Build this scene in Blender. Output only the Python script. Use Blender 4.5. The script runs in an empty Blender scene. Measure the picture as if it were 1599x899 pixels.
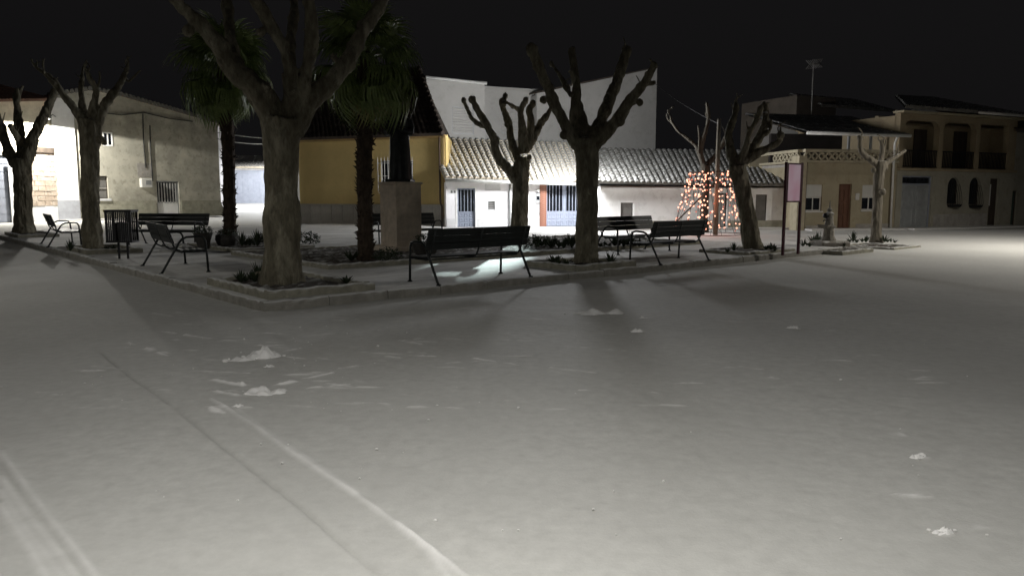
import bpy, bmesh, math, random
import numpy as np
from mathutils import Vector, Matrix, noise as mnoise

# ------------------------------------------------------------------ camera, sky, exposure
SC = bpy.context.scene
COL = SC.collection
R = math.radians
FPX, CAM_H, HZ = 1180.0, 1.6, 306.0          # focal length in photo pixels, eye height, horizon row
PITCH = math.atan((449.5 - HZ) / FPX)
CP, SP = math.cos(PITCH), math.sin(PITCH)
cam_d = bpy.data.cameras.new('camera')
cam = bpy.data.objects.new('camera', cam_d)
COL.objects.link(cam)
cam.location = (0, 0, CAM_H)
cam.rotation_euler = (R(90) - PITCH, 0, 0)
cam_d.sensor_width = 36.0
cam_d.lens = 36.0 * FPX / 1599.0
cam_d.clip_start, cam_d.clip_end = 0.1, 2000
SC.camera = cam
SC.view_settings.view_transform = 'Standard'
SC.view_settings.look = 'None'
SC.view_settings.exposure = 0.0
SC.view_settings.gamma = 1.0
W = bpy.data.worlds.new('World')
SC.world = W
W.use_nodes = True
wn, wl = W.node_tree.nodes, W.node_tree.links
bgn = wn['Background']
sky = wn.new('ShaderNodeTexSky')
sky.sky_type = 'NISHITA'
sky.sun_disc = False
sky.sun_elevation = R(-4.0)
sky.sun_rotation = R(150)
hs = wn.new('ShaderNodeHueSaturation')
hs.inputs['Saturation'].default_value = 0.35
wl.new(sky.outputs[0], hs.inputs['Color'])
addn = wn.new('ShaderNodeMix'); addn.data_type = 'RGBA'; addn.blend_type = 'ADD'
addn.inputs[0].default_value = 1.0
wl.new(hs.outputs[0], addn.inputs[6])
addn.inputs[7].default_value = (0.058, 0.056, 0.060, 1)      # town glow on low cloud
wl.new(addn.outputs[2], bgn.inputs[0])
bgn.inputs[1].default_value = 0.09

# ------------------------------------------------------------------ powers of the street lamps and the added spot
POW_FRONT, POW_RIGHT, POW_WHITE, POW_CORNER, POW_ALLEY, POW_ADDED_FLOOD, POW_LEFT = 835.0, 3000.0, 3150.0, 4900.0, 20000.0, 100000.0, 720.0

# ------------------------------------------------------------------ pixel <-> place helpers (measuring the photograph)
def ray(px, py):
    xr, yr = (px - 799.5) / FPX, (449.5 - py) / FPX
    return Vector((xr, CP + yr * SP, -SP + yr * CP))
def G(px, py, z=0.0):
    r = ray(px, py); t = (z - CAM_H) / r.z
    return Vector((r.x * t, r.y * t, z))
def P(px, py, Y):
    r = ray(px, py); t = Y / r.y
    return Vector((r.x * t, Y, CAM_H + r.z * t))
def PXM(Y):
    return Y / FPX                                # metres per photo pixel at depth Y

# ------------------------------------------------------------------ mesh builder
class MB:
    def __init__(s):
        s.v, s.f = [], []
    def add(s, vs, fs):
        b = len(s.v)
        s.v += [tuple(p) for p in vs]
        s.f += [tuple(b + i for i in f) for f in fs]
        return s
    def box(s, x0, y0, z0, x1, y1, z1):
        if x0 > x1: x0, x1 = x1, x0
        if y0 > y1: y0, y1 = y1, y0
        if z0 > z1: z0, z1 = z1, z0
        return s.add([(x0,y0,z0),(x1,y0,z0),(x1,y1,z0),(x0,y1,z0),(x0,y0,z1),(x1,y0,z1),(x1,y1,z1),(x0,y1,z1)],
                     [(0,3,2,1),(4,5,6,7),(0,1,5,4),(1,2,6,5),(2,3,7,6),(3,0,4,7)])
    def bbox(s, x0, y0, z0, x1, y1, z1, b=0.02):
        """box with its four vertical edges and top edges chamfered"""
        if x0 > x1: x0, x1 = x1, x0
        if y0 > y1: y0, y1 = y1, y0
        def ring(z, i):
            return [(x0+i+b,y0+i,z),(x1-i-b,y0+i,z),(x1-i,y0+i+b,z),(x1-i,y1-i-b,z),(x1-i-b,y1-i,z),(x0+i+b,y1-i,z),(x0+i,y1-i-b,z),(x0+i,y0+i+b,z)]
        vs = ring(z0,0)+ring(z1-b,0)+ring(z1,b)
        fs = [tuple(range(7,-1,-1)), tuple(range(16,24))]
        for k in (0,8):
            for i in range(8):
                j=(i+1)%8
                fs.append((k+i,k+j,k+8+j,k+8+i))
        return s.add(vs,fs)
    def quad_prism(s, pts, thick):
        """four points and a thickness vector"""
        t = Vector(thick); q = [Vector(p) for p in pts]
        return s.add(q + [p + t for p in q], [(0,1,2,3),(7,6,5,4),(0,4,5,1),(1,5,6,2),(2,6,7,3),(3,7,4,0)])
    def prism(s, poly, d):
        """polygon (list of 3d points) extruded by vector d"""
        n = len(poly); d = Vector(d); q = [Vector(p) for p in poly]
        return s.add(q + [p + d for p in q], [tuple(range(n)), tuple(range(2*n-1, n-1, -1))] +
                     [(i, i+n, (i+1)%n+n, (i+1)%n) for i in range(n)])
    def tube(s, pts, rad, n=8, cap=True):
        pts = [Vector(p) for p in pts]
        m = len(pts)
        if not hasattr(rad, '__len__'): rad = [rad]*m
        up = None; rings = []
        for i in range(m):
            t = (pts[min(i+1,m-1)] - pts[max(i-1,0)])
            if t.length < 1e-9: t = Vector((0,0,1))
            t.normalize()
            if up is None:
                a = Vector((1,0,0)) if abs(t.x) < .9 else Vector((0,1,0))
                up = (a - t*a.dot(t)).normalized()
            else:
                up = (up - t*up.dot(t))
                up = up.normalized() if up.length > 1e-6 else Vector((1,0,0))
            b = t.cross(up)
            rings.append([pts[i] + (up*math.cos(2*math.pi*k/n) + b*math.sin(2*math.pi*k/n))*rad[i] for k in range(n)])
        vs = [p for r in rings for p in r]
        fs = [(i*n+k, i*n+(k+1)%n, (i+1)*n+(k+1)%n, (i+1)*n+k) for i in range(m-1) for k in range(n)]
        if cap:
            fs += [tuple(range(n-1,-1,-1)), tuple((m-1)*n+k for k in range(n))]
        return s.add(vs, fs)
    def lathe(s, prof, n=16, c=(0,0,0)):
        vs = [(c[0]+r*math.cos(2*math.pi*k/n), c[1]+r*math.sin(2*math.pi*k/n), c[2]+z) for r,z in prof for k in range(n)]
        m = len(prof)
        fs = [(i*n+k, i*n+(k+1)%n, (i+1)*n+(k+1)%n, (i+1)*n+k) for i in range(m-1) for k in range(n)]
        fs += [tuple(range(n-1,-1,-1)), tuple((m-1)*n+k for k in range(n))]
        return s.add(vs, fs)
    def ball(s, c, r, n=10, m=6, sq=(1,1,1)):
        vs = [(c[0],c[1],c[2]+r*sq[2])]; 
        for i in range(1,m):
            a = math.pi*i/m
            vs += [(c[0]+r*sq[0]*math.sin(a)*math.cos(2*math.pi*k/n), c[1]+r*sq[1]*math.sin(a)*math.sin(2*math.pi*k/n), c[2]+r*sq[2]*math.cos(a)) for k in range(n)]
        vs.append((c[0],c[1],c[2]-r*sq[2])); L = len(vs)-1
        fs = [(0,1+k,1+(k+1)%n) for k in range(n)]
        for i in range(m-2):
            fs += [(1+i*n+k, 1+(i+1)*n+k, 1+(i+1)*n+(k+1)%n, 1+i*n+(k+1)%n) for k in range(n)]
        fs += [(L, 1+(m-2)*n+(k+1)%n, 1+(m-2)*n+k) for k in range(n)]
        return s.add(vs, fs)
    def mesh(s, name, material, smooth=False, weld=False):
        me = bpy.data.meshes.new(name)
        me.from_pydata(s.v, [], s.f)
        if weld:
            bm = bmesh.new(); bm.from_mesh(me)
            bmesh.ops.remove_doubles(bm, verts=bm.verts, dist=1e-4)
            bm.to_mesh(me); bm.free()
        bm = bmesh.new(); bm.from_mesh(me)
        bmesh.ops.recalc_face_normals(bm, faces=bm.faces)
        bm.to_mesh(me); bm.free()
        if smooth:
            me.polygons.foreach_set('use_smooth', [True]*len(me.polygons))
        if material: me.materials.append(material)
        me.update()
        return me
    def build(s, name, material, parent=None, smooth=False, weld=False, **kw):
        return place(name, s.mesh(name, material, smooth, weld), parent, **kw)

def place(name, me, parent=None, loc=None, rot=None, label=None, kind=None):
    o = bpy.data.objects.new(name, me); COL.objects.link(o)
    if parent: o.parent = parent
    if loc is not None: o.location = loc
    if rot is not None: o.rotation_euler = rot
    if label: o['label'] = label
    if kind: o['kind'] = kind
    return o
def thing(name, label, cat, loc=(0,0,0), rz=0.0, group=None):
    o = bpy.data.objects.new(name, None); COL.objects.link(o)
    o.empty_display_size = 0.3
    o.location = loc; o.rotation_euler = (0,0,rz)
    o['label'] = label; o['category'] = cat
    if group: o['group'] = group
    return o
def tag(o, label=None, cat=None, group=None, kind=None):
    if label: o['label'] = label
    if cat: o['category'] = cat
    if group: o['group'] = group
    if kind: o['kind'] = kind
    return o
def dup(root, loc, rz, label=None, group=None):
    r = root.copy(); COL.objects.link(r); r.location = loc; r.rotation_euler = (0,0,rz)
    if label: r['label'] = label
    if group: r['group'] = group
    for ch in list(root.children):
        c = ch.copy(); COL.objects.link(c); c.parent = r
        for g in ch.children:
            d = g.copy(); COL.objects.link(d); d.parent = c
    return r

# ------------------------------------------------------------------ materials
def mat(name, col, rough=0.85, var=0.25, scale=3.0, bump=0.15, bscale=30.0, metal=0.0, col2=None, stain=None, snow=0.0, spec=0.3, stretch=None, dist=0.02):
    """col with noise variation, optional second colour in patches, optional stains, optional snow lying on up-facing faces"""
    m = bpy.data.materials.new(name); m.use_nodes = True
    nt = m.node_tree; N, L = nt.nodes, nt.links
    b = N['Principled BSDF']
    b.inputs['Roughness'].default_value = rough
    b.inputs['Metallic'].default_value = metal
    b.inputs['Specular IOR Level'].default_value = spec
    tc = N.new('ShaderNodeTexCoord')
    src = tc.outputs['Object']
    if stretch:
        mp = N.new('ShaderNodeMapping'); mp.inputs['Scale'].default_value = stretch
        L.new(src, mp.inputs[0]); src = mp.outputs[0]
    def nz(sc, det=6, rough_=0.6, off=None):
        n = N.new('ShaderNodeTexNoise'); n.inputs['Scale'].default_value = sc; n.inputs['Detail'].default_value = det
        n.inputs['Roughness'].default_value = rough_
        L.new(src, n.inputs['Vector']); return n.outputs['Fac']
    def mix(f, a, bb):
        x = N.new('ShaderNodeMix'); x.data_type = 'RGBA'
        if isinstance(f, float): x.inputs[0].default_value = f
        else: L.new(f, x.inputs[0])
        for k, c in ((6, a), (7, bb)):
            if isinstance(c, tuple): x.inputs[k].default_value = (*c, 1) if len(c) == 3 else c
            else: L.new(c, x.inputs[k])
        return x.outputs[2]
    def ramp(f, a, bb):
        r = N.new('ShaderNodeMapRange'); r.inputs[1].default_value = a; r.inputs[2].default_value = bb
        r.clamp = True; L.new(f, r.inputs[0]); return r.outputs[0]
    lo = tuple(max(0, c*(1-var)) for c in col); hi = tuple(min(1, c*(1+var)) for c in col)
    c = mix(ramp(nz(scale), .3, .7), lo, hi)
    if col2: c = mix(ramp(nz(scale*0.45, 8, .65), .5, .62), c, col2)
    if stain:
        c = mix(ramp(nz(scale*0.9+1.3, 9, .7), .52, .75), c, stain)
    if snow > 0:
        g = N.new('ShaderNodeNewGeometry'); sx = N.new('ShaderNodeSeparateXYZ'); L.new(g.outputs['Normal'], sx.inputs[0])
        up = ramp(sx.outputs[2], .45, .75)
        pn = ramp(nz(5.0, 6, .7), .62 - snow*.45, .72 - snow*.3)
        mm = N.new('ShaderNodeMath'); mm.operation = 'MULTIPLY'; L.new(up, mm.inputs[0]); L.new(pn, mm.inputs[1])
        c = mix(mm.outputs[0], c, (.62, .62, .60))
    L.new(c, b.inputs['Base Color'])
    if bump > 0:
        bp = N.new('ShaderNodeBump'); bp.inputs['Strength'].default_value = bump; bp.inputs['Distance'].default_value = dist
        L.new(nz(bscale, 5), bp.inputs['Height']); L.new(bp.outputs[0], b.inputs['Normal'])
    return m
def emit(name, col, strength, base=(.8,.8,.8)):
    m = bpy.data.materials.new(name); m.use_nodes = True
    b = m.node_tree.nodes['Principled BSDF']
    b.inputs['Base Color'].default_value = (*base, 1)
    b.inputs['Emission Color'].default_value = (*col, 1)
    b.inputs['Emission Strength'].default_value = strength
    return m

M = {}
M['bark'] = mat('bark', (.15,.135,.095), .95, .5, 9, 1.0, 34, col2=(.27,.25,.185), stain=(.05,.043,.032), stretch=(1,1,.35), snow=.12, dist=.04)
M['bark_dark'] = mat('bark_dark', (.05,.045,.035), .95, .4, 8, .9, 30, stretch=(1,1,.35), dist=.03)
M['bark_pale'] = mat('bark_pale', (.13,.115,.09), .95, .35, 6, .8, 26, stain=(.08,.07,.055), stretch=(1,1,.35), snow=.12, dist=.03)
M['palm_trunk'] = mat('palm_trunk', (.055,.04,.028), .95, .5, 9, .9, 40, stretch=(1,1,.5))
M['frond'] = mat('frond', (.15,.20,.06), .42, .45, 6, .1, 40, snow=.10, spec=.4)
M['frond_dry'] = mat('frond_dry', (.26,.25,.10), .7, .4, 6, .1, 40)
M['plant'] = mat('plant', (.028,.04,.02), .7, .5, 9, .1, 40, snow=.12)
M['soil'] = mat('soil', (.07,.06,.05), 1, .4, 8, .8, 25, col2=(.40,.40,.38), dist=.03)
M['kerb'] = mat('kerb', (.27,.26,.23), .95, .2, 5, .5, 45, stain=(.19,.18,.16), snow=1.0)
M['border'] = mat('border', (.26,.25,.20), .95, .25, 6, .5, 40, stain=(.17,.16,.13), snow=.75)
M['bench'] = mat('bench_paint', (.010,.013,.0125), .5, .4, 5, .25, 50, spec=.4)
M['iron'] = mat('iron', (.020,.020,.021), .5, .3, 8, .2, 40, metal=.4)
M['stone_ped'] = mat('pedestal_stone', (.52,.44,.35), .9, .2, 5, .35, 35, stain=(.36,.31,.25))
M['bronze'] = mat('bronze', (.022,.024,.024), .5, .4, 6, .3, 30, metal=.5)
M['pot'] = mat('pot_clay', (.05,.047,.042), .85, .3, 6, .3, 40)
M['pot_white'] = mat('pot_white', (.48,.46,.42), .8, .2, 6, .2, 40)
M['stucco_beige'] = mat('stucco_beige', (.46,.44,.365), .95, .18, .9, .5, 14, col2=(.34,.325,.27), stain=(.20,.185,.15), dist=.03)
M['plaster_cream'] = mat('plaster_cream', (.62,.57,.44), .95, .15, 2, .4, 18, stain=(.45,.40,.30))
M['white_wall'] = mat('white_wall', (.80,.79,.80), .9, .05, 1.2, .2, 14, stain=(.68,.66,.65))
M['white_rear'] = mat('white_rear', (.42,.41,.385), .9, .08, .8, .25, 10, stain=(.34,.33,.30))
M['white_dim'] = mat('white_lower_wall', (.79,.785,.765), .9, .06, 1.0, .25, 12, stain=(.58,.57,.54))
M['plinth_grey'] = mat('plinth_grey', (.36,.34,.31), .95, .2, 2.5, .4, 22, stain=(.22,.21,.18))
M['plinth_blue'] = mat('plinth_blue_grey', (.36,.37,.40), .95, .15, 2.5, .3, 22)
M['plinth_beige'] = mat('plinth_beige', (.34,.33,.26), .95, .2, 2.5, .4, 22, stain=(.22,.21,.16))
M['plinth_white'] = mat('plinth_white', (.66,.66,.66), .9, .08, 2.5, .25, 20, stain=(.5,.5,.49))
M['yellow'] = mat('yellow_wall', (.62,.47,.20), .9, .10, 1.2, .3, 16, stain=(.52,.39,.165))
M['panel_stone'] = mat('panel_stone', (.42,.40,.36), .8, .12, 3, .25, 30, stain=(.3,.28,.25))
M['tile_dark'] = mat('roof_tile_dark', (.06,.047,.037), .9, .4, 2.5, .4, 25)
M['tile_snow'] = mat('roof_tile_snowy', (.50,.44,.34), .95, .2, 3, .5, 24, snow=1.3, stain=(.36,.30,.23))
M['tile_grey'] = mat('roof_tile_grey', (.15,.145,.13), .95, .35, 3, .6, 20, snow=.36, stain=(.10,.09,.08))
M['tile_red'] = mat('roof_tile_red', (.15,.085,.06), .9, .3, 3, .4, 25)
M['door_blue'] = mat('door_blue_steel', (.235,.265,.325), .5, .12, 4, .1, 40, spec=.4)
M['gate_blue'] = mat('gate_blue_steel', (.27,.30,.375), .5, .12, 4, .1, 40, spec=.4)
M['garage_blue'] = mat('garage_blue', (.27,.29,.34), .6, .12, 3, .15, 30)
M['glass_dark'] = mat('window_glass', (.012,.014,.018), .15, .2, 3, 0, 20, spec=.5)
M['white_paint'] = mat('white_paint', (.78,.78,.76), .6, .06, 4, .1, 30)
M['grey_metal'] = mat('grey_metal', (.36,.37,.37), .5, .15, 4, .1, 40, metal=.3)
M['grey_door'] = mat('grey_door', (.42,.42,.40), .6, .12, 4, .15, 30)
M['brick_red'] = mat('brick_red', (.27,.125,.085), .9, .25, 8, .4, 30, stain=(.34,.2,.15))
M['adobe'] = mat('adobe_block', (.42,.34,.27), .95, .25, 4, .6, 20, col2=(.5,.43,.36), stain=(.33,.26,.20))
M['mortar'] = mat('mortar', (.48,.41,.33), 1, .2, 6, .5, 25)
M['wood_dark'] = mat('wood_dark', (.055,.042,.032), .8, .3, 5, .3, 30, stretch=(1,1,.2))
M['wood_door'] = mat('wood_door', (.14,.068,.042), .6, .3, 5, .3, 30, stretch=(1,1,.2))
M['shutter'] = mat('roller_shutter', (.62,.61,.57), .7, .06, 4, .05, 30)
M['shutter_dark'] = mat('closed_shutter', (.155,.15,.14), .7, .15, 4, .1, 30)
M['tan_wall'] = mat('tan_wall', (.37,.325,.225), .95, .16, 1.2, .35, 16, stain=(.22,.18,.11))
M['dark_render'] = mat('dark_render', (.085,.072,.058), .95, .2, 1.5, .3, 16)
M['tan_dark'] = mat('tan_loggia', (.32,.26,.17), .95, .18, 1.2, .35, 16, stain=(.23,.17,.11))
M['tan_grey'] = mat('tan_ground_floor', (.33,.31,.25), .95, .16, 1.2, .35, 16, stain=(.19,.175,.13))
M['breeze'] = mat('breeze_block', (.40,.36,.26), .9, .15, 5, .3, 30)
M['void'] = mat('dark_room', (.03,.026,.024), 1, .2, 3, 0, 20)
M['awning'] = mat('fibre_cement_roof', (.17,.17,.165), .9, .25, 3, .3, 25, snow=.15)
M['gutter_white'] = mat('gutter_white', (.66,.66,.63), .6, .06, 4, .05, 30)
M['pipe_tan'] = mat('pipe_tan', (.40,.28,.12), .6, .15, 4, .1, 30)
M['pipe_brown'] = mat('pipe_brown', (.10,.07,.05), .6, .15, 4, .1, 30)
M['sign_post'] = mat('sign_post_red', (.060,.014,.022), .45, .2, 4, .1, 30)
M['fountain'] = mat('fountain_stone', (.24,.22,.19), .95, .3, 7, .5, 30, snow=.3, stain=(.12,.11,.09))
M['snow_pile'] = mat('snow_pile', (.80,.79,.77), .9, .08, 9, .5, 30)
M['cable'] = mat('cable', (.03,.03,.03), .7, .2, 4, 0, 30)
M['lamp_body'] = mat('lamp_body', (.18,.18,.19), .5, .15, 4, .05, 30, metal=.5)
M['plate'] = mat('number_plate', (.20,.21,.24), .5, .1, 4, 0, 30)
M['lamp_led'] = emit('lamp_led', (1, .97, .9), 30)
M['bulb'] = emit('fairy_bulb', (1, .38, .22), 2.3)
M['bulb_dim'] = emit('fairy_bulb_dim', (1, .22, .12), .7, (.3,.1,.08))
M['panel_lit'] = None
_pm = bpy.data.materials.new('sign_sheet'); _pm.use_nodes = True
_n, _l = _pm.node_tree.nodes, _pm.node_tree.links
_tc = _n.new('ShaderNodeTexCoord'); _s = _n.new('ShaderNodeSeparateXYZ'); _l.new(_tc.outputs['Generated'], _s.inputs[0])
_nz = _n.new('ShaderNodeTexNoise'); _nz.inputs['Scale'].default_value = 1.6; _l.new(_tc.outputs['Object'], _nz.inputs['Vector'])
_r = _n.new('ShaderNodeValToRGB'); _l.new(_nz.outputs['Fac'], _r.inputs[0])
_r.color_ramp.elements[0].position = .35; _r.color_ramp.elements[0].color = (.50, .40, .46, 1)
_r.color_ramp.elements[1].position = .65; _r.color_ramp.elements[1].color = (.46, .27, .34, 1)
_b = _n['Principled BSDF']; _l.new(_r.outputs[0], _b.inputs['Base Color']); _b.inputs['Roughness'].default_value = .35
_l.new(_r.outputs[0], _b.inputs['Emission Color']); _b.inputs['Emission Strength'].default_value = .28
M['panel_lit'] = _pm

# snow ground: thin trodden snow, fresh white where the mesh attribute 'fresh' says so
def snow_mat(name, thin, white, bumpd=.006, wearcol=None, streak=False):
    m = bpy.data.materials.new(name); m.use_nodes = True
    N, L = m.node_tree.nodes, m.node_tree.links
    b = N['Principled BSDF']; b.inputs['Roughness'].default_value = .8; b.inputs['Specular IOR Level'].default_value = .25
    tc = N.new('ShaderNodeTexCoord')
    def nz(sc, det=6, r=.6, st=None):
        n = N.new('ShaderNodeTexNoise'); n.inputs['Scale'].default_value = sc; n.inputs['Detail'].default_value = det; n.inputs['Roughness'].default_value = r
        if st:
            mp = N.new('ShaderNodeMapping'); mp.inputs['Rotation'].default_value = (0,0,st[1]); mp.inputs['Scale'].default_value = st[0]
            L.new(tc.outputs['Object'], mp.inputs[0]); L.new(mp.outputs[0], n.inputs['Vector'])
        else: L.new(tc.outputs['Object'], n.inputs['Vector'])
        return n.outputs['Fac']
    def mr(f, a, c, d=0., e=1.):
        r = N.new('ShaderNodeMapRange'); r.inputs[1].default_value = a; r.inputs[2].default_value = c; r.inputs[3].default_value = d; r.inputs[4].default_value = e
        L.new(f, r.inputs[0]); return r.outputs[0]
    def mix(f, a, c):
        x = N.new('ShaderNodeMix'); x.data_type = 'RGBA'; L.new(f, x.inputs[0])
        for k, q in ((6,a),(7,c)):
            if isinstance(q, tuple): x.inputs[k].default_value = (*q,1)
            else: L.new(q, x.inputs[k])
        return x.outputs[2]
    c = mix(mr(nz(.55, 8, .62), .36, .64), tuple(v*.86 for v in thin), thin)
    c = mix(mr(nz(9, 8, .7), .35, .7), tuple(v*.80 for v in thin), c)
    if wearcol: c = mix(mr(nz(1.7, 9, .7), .60, .72, 0, .65), c, wearcol)
    if streak: c = mix(mr(nz(2.2, 7, .65, ((.9, 7, 1), R(-15))), .50, .62, 0, .85), c, tuple(v*.48 for v in thin))
    at = N.new('ShaderNodeAttribute'); at.attribute_name = 'fresh'
    c = mix(mr(at.outputs['Fac'], 0, 1), c, white)
    c = mix(mr(at.outputs['Fac'], 0, -1), c, (.20,.195,.18))
    L.new(c, b.inputs['Base Color'])
    b1 = N.new('ShaderNodeBump'); b1.inputs['Distance'].default_value = bumpd; b1.inputs['Strength'].default_value = .5
    L.new(nz(55, 6, .7), b1.inputs['Height'])
    b2 = N.new('ShaderNodeBump'); b2.inputs['Distance'].default_value = bumpd*3; b2.inputs['Strength'].default_value = .35
    L.new(nz(6, 6, .6), b2.inputs['Height']); L.new(b1.outputs[0], b2.inputs['Normal'])
    L.new(b2.outputs[0], b.inputs['Normal'])
    return m
M['snow_road'] = snow_mat('snow_road', (.60,.595,.565), (.82,.81,.79))
M['snow_plaza'] = snow_mat('snow_plaza', (.64,.63,.60), (.82,.82,.80), wearcol=(.42,.41,.38), streak=True)
M['snow_street'] = snow_mat('snow_street', (.70,.69,.67), (.82,.82,.80))

# ------------------------------------------------------------------ plaza frame (s along the right kerb, t along the left kerb)
A_PL = R(41.2)
CORNER = G(412, 488)
U = Vector((math.cos(A_PL), math.sin(A_PL), 0)); V = Vector((-U.y, U.x, 0))
ZP = 0.13                                          # plaza level
def ST(s, t, z=ZP):
    p = CORNER + U*s + V*t
    return Vector((p.x, p.y, z))
def inv(p):
    d = Vector((p[0]-CORNER.x, p[1]-CORNER.y, 0)); return d.dot(U), d.dot(V)

# ------------------------------------------------------------------ ground sheet with tyre tracks and scuffs
def vnoise(x, y, seed=0):
    xi, yi = np.floor(x).astype(np.int64), np.floor(y).astype(np.int64)
    xf, yf = x - xi, y - yi
    u, v = xf*xf*(3-2*xf), yf*yf*(3-2*yf)
    def h(a, b):
        n = (a*374761393 + b*668265263 + seed*974711) & 0x7fffffff
        n = ((n ^ (n >> 13))*1274126177) & 0x7fffffff
        return ((n ^ (n >> 16)) & 0xffff)/65535.0
    return (h(xi,yi)*(1-u)+h(xi+1,yi)*u)*(1-v) + (h(xi,yi+1)*(1-u)+h(xi+1,yi+1)*u)*v
def sheet(name, xs, ys, zf, material, fresh=None, kind='structure'):
    X, Y = np.meshgrid(xs, ys)
    Z, F = zf(X, Y)
    n, m = len(xs), len(ys)
    co = np.stack([X.ravel(), Y.ravel(), Z.ravel()], 1)
    i = (np.arange(m-1)[:,None]*n + np.arange(n-1)[None,:]).ravel()
    quads = np.stack([i, i+1, i+n+1, i+n], 1)
    me = bpy.data.meshes.new(name)
    me.vertices.add(len(co)); me.vertices.foreach_set('co', co.ravel().astype(np.float32))
    me.loops.add(quads.size); me.loops.foreach_set('vertex_index', quads.ravel().astype(np.int32))
    me.polygons.add(len(quads)); me.polygons.foreach_set('loop_start', (np.arange(len(quads))*4).astype(np.int32))
    me.polygons.foreach_set('loop_total', np.full(len(quads), 4, np.int32))
    me.polygons.foreach_set('use_smooth', np.ones(len(quads), bool))
    at = me.attributes.new('fresh', 'FLOAT', 'POINT'); at.data.foreach_set('value', F.ravel().astype(np.float32))
    me.update(); me.validate()
    me.materials.append(material)
    return tag(place(name, me), kind=kind)
def segd(X, Y, a, b):
    ax, ay, bx, by = a[0], a[1], b[0], b[1]
    dx, dy = bx-ax, by-ay; L2 = dx*dx+dy*dy+1e-9
    t = np.clip(((X-ax)*dx+(Y-ay)*dy)/L2, 0, 1)
    return np.hypot(X-(ax+t*dx), Y-(ay+t*dy)), t
rnd = random.Random(5)
tracks = [  # pixel polyline, half width, height, fresh
    ([(150,545),(185,575),(262,630),(360,705),(450,775),(540,850),(620,915)], .013, -.020, -.30),
    ([(330,625),(400,665),(500,735),(590,795),(660,848),(740,910)], .017, .015, .75),
    ([(372,640),(470,706),(560,770)], .02, .008, .3),
    ([(0,705),(45,770),(100,840),(165,920)], .022, .016, .6),
    ([(0,722),(43,780),(97,850),(150,920)], .014, -.010, -.3),
    ([(0,745),(40,800),(90,862),(130,915)], .020, .010, .5),
    ([(0,768),(40,825),(85,885),(110,920)], .016, .008, .4),
    ([(0,790),(40,848),(80,915)], .022, .012, .5),
    ([(620,815),(670,860),(700,900)], .02, .010, .5),
]
scuffs = [((300,590),(410,608),.8),((410,608),(520,583),.8),((405,555),(470,543),.9),((250,516),(330,528),.5),((200,535),(262,558),.6),
          ((230,545),(262,553),.6),((330,612),(390,622),.6),((480,608),(545,602),.6),((370,600),(420,614),.6),((640,553),(680,556),.5),
          ((740,560),(810,571),.6),((770,556),(830,557),.4),((530,575),(560,570),.4),((1040,595),(1100,597),.8),((1230,512),(1250,514),.7),
          ((1070,487),(1110,489),.5),((940,545),(980,549),.3),((860,575),(930,582),.3),((680,600),(720,606),.3),((560,548),(640,552),.3),
          ((1420,710),(1445,714),.7),((1395,672),(1412,680),.6),((1460,828),(1484,834),.7),((1400,770),(1450,775),.4),((1500,820),(1540,823),.3),
          ((330,640),(350,646),.7),((585,558),(600,562),.4),((700,480),(760,484),.3),((800,495),(850,499),.3),((1120,500),(1160,503),.3)]
for k in range(120):
    x, y = (rnd.gauss(430,170), rnd.uniform(485, 640)) if k < 60 else (rnd.uniform(60, 1500), rnd.uniform(480, 640))
    l = rnd.uniform(15, 60); scuffs.append(((x,y),(x+l, y+rnd.uniform(-3,6)), rnd.uniform(.10,.45)))
tracks_g = [([G(*p) for p in pl], w, h, f) for pl, w, h, f in tracks]
scuffs_g = [(G(*a), G(*b), f) for a, b, f in scuffs]
def ground_z(X, Y):
    Z = (vnoise(X*.8, Y*.8, 1)-.5)*.03 + (vnoise(X*3, Y*3, 2)-.5)*.008 + (vnoise(X*11, Y*11, 3)-.5)*.004
    far = np.clip((Y-14)/10, 0, 1); Z = Z*(1-far)
    F = np.zeros_like(X)
    near = (Y < 16) & (np.abs(X) < 12)
    xx, yy = X[near], Y[near]; zz, ff = np.zeros_like(xx), np.zeros_like(xx)
    wob = (vnoise(xx*2.2, yy*2.2, 7)-.5)*.05
    brk = np.clip(vnoise(xx*5, yy*5, 9)*2-.25, 0, 1)*(.5+.5*vnoise(xx*23, yy*23, 21)); brk2 = np.clip(vnoise(xx*9, yy*9, 19)*1.6-.2, 0, 1)*(.4+.6*vnoise(xx*31, yy*31, 22))
    for pl, w, h, f in tracks_g:
        d = np.full_like(xx, 9.)
        for a, b in zip(pl[:-1], pl[1:]):
            d = np.minimum(d, segd(xx, yy, a, b)[0])
        g = np.exp(-((d+wob*.12)/w)**2)*(.45+.55*brk)
        zz += h*g; ff += f*g
    for a, b, f in scuffs_g:
        d, t = segd(xx, yy, a, b)
        w = .018*(.4+1.2*np.sin(np.pi*np.clip(t,.05,.95)))
        g = np.exp(-((d+wob*.45)/w)**2)*np.clip(brk2*1.5-.2, 0, 1)
        zz += .016*g*min(1, f*1.8); ff += 2.6*f*g
    Z[near] += zz; F[near] = np.clip(ff - .10*np.clip(vnoise(xx*17, yy*17, 31)*2.2-1.2, 0, 1), -.6, 1)
    # the alley street climbs slowly beyond the far houses
    Z = Z + np.where((Y > 58), np.clip((Y-58)/27, 0, 1.6)*.76, 0)
    return Z, F
xs = np.unique(np.concatenate([np.linspace(-420,-30,14), np.linspace(-30,-9,42), np.arange(-9,-4.2,.04), np.arange(-4.2,1.2,.015), np.arange(1.2,8.0,.04), np.linspace(8,30,44), np.linspace(30,420,14)]))
ys = np.unique(np.concatenate([np.linspace(-60,2.6,16), np.arange(2.6,7.6,.015), np.arange(7.6,12.6,.035), np.linspace(12.6,60,80), np.linspace(60,120,14), np.linspace(120,700,8)]))
sheet('ground', xs, ys, ground_z, M['snow_road'])

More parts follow.
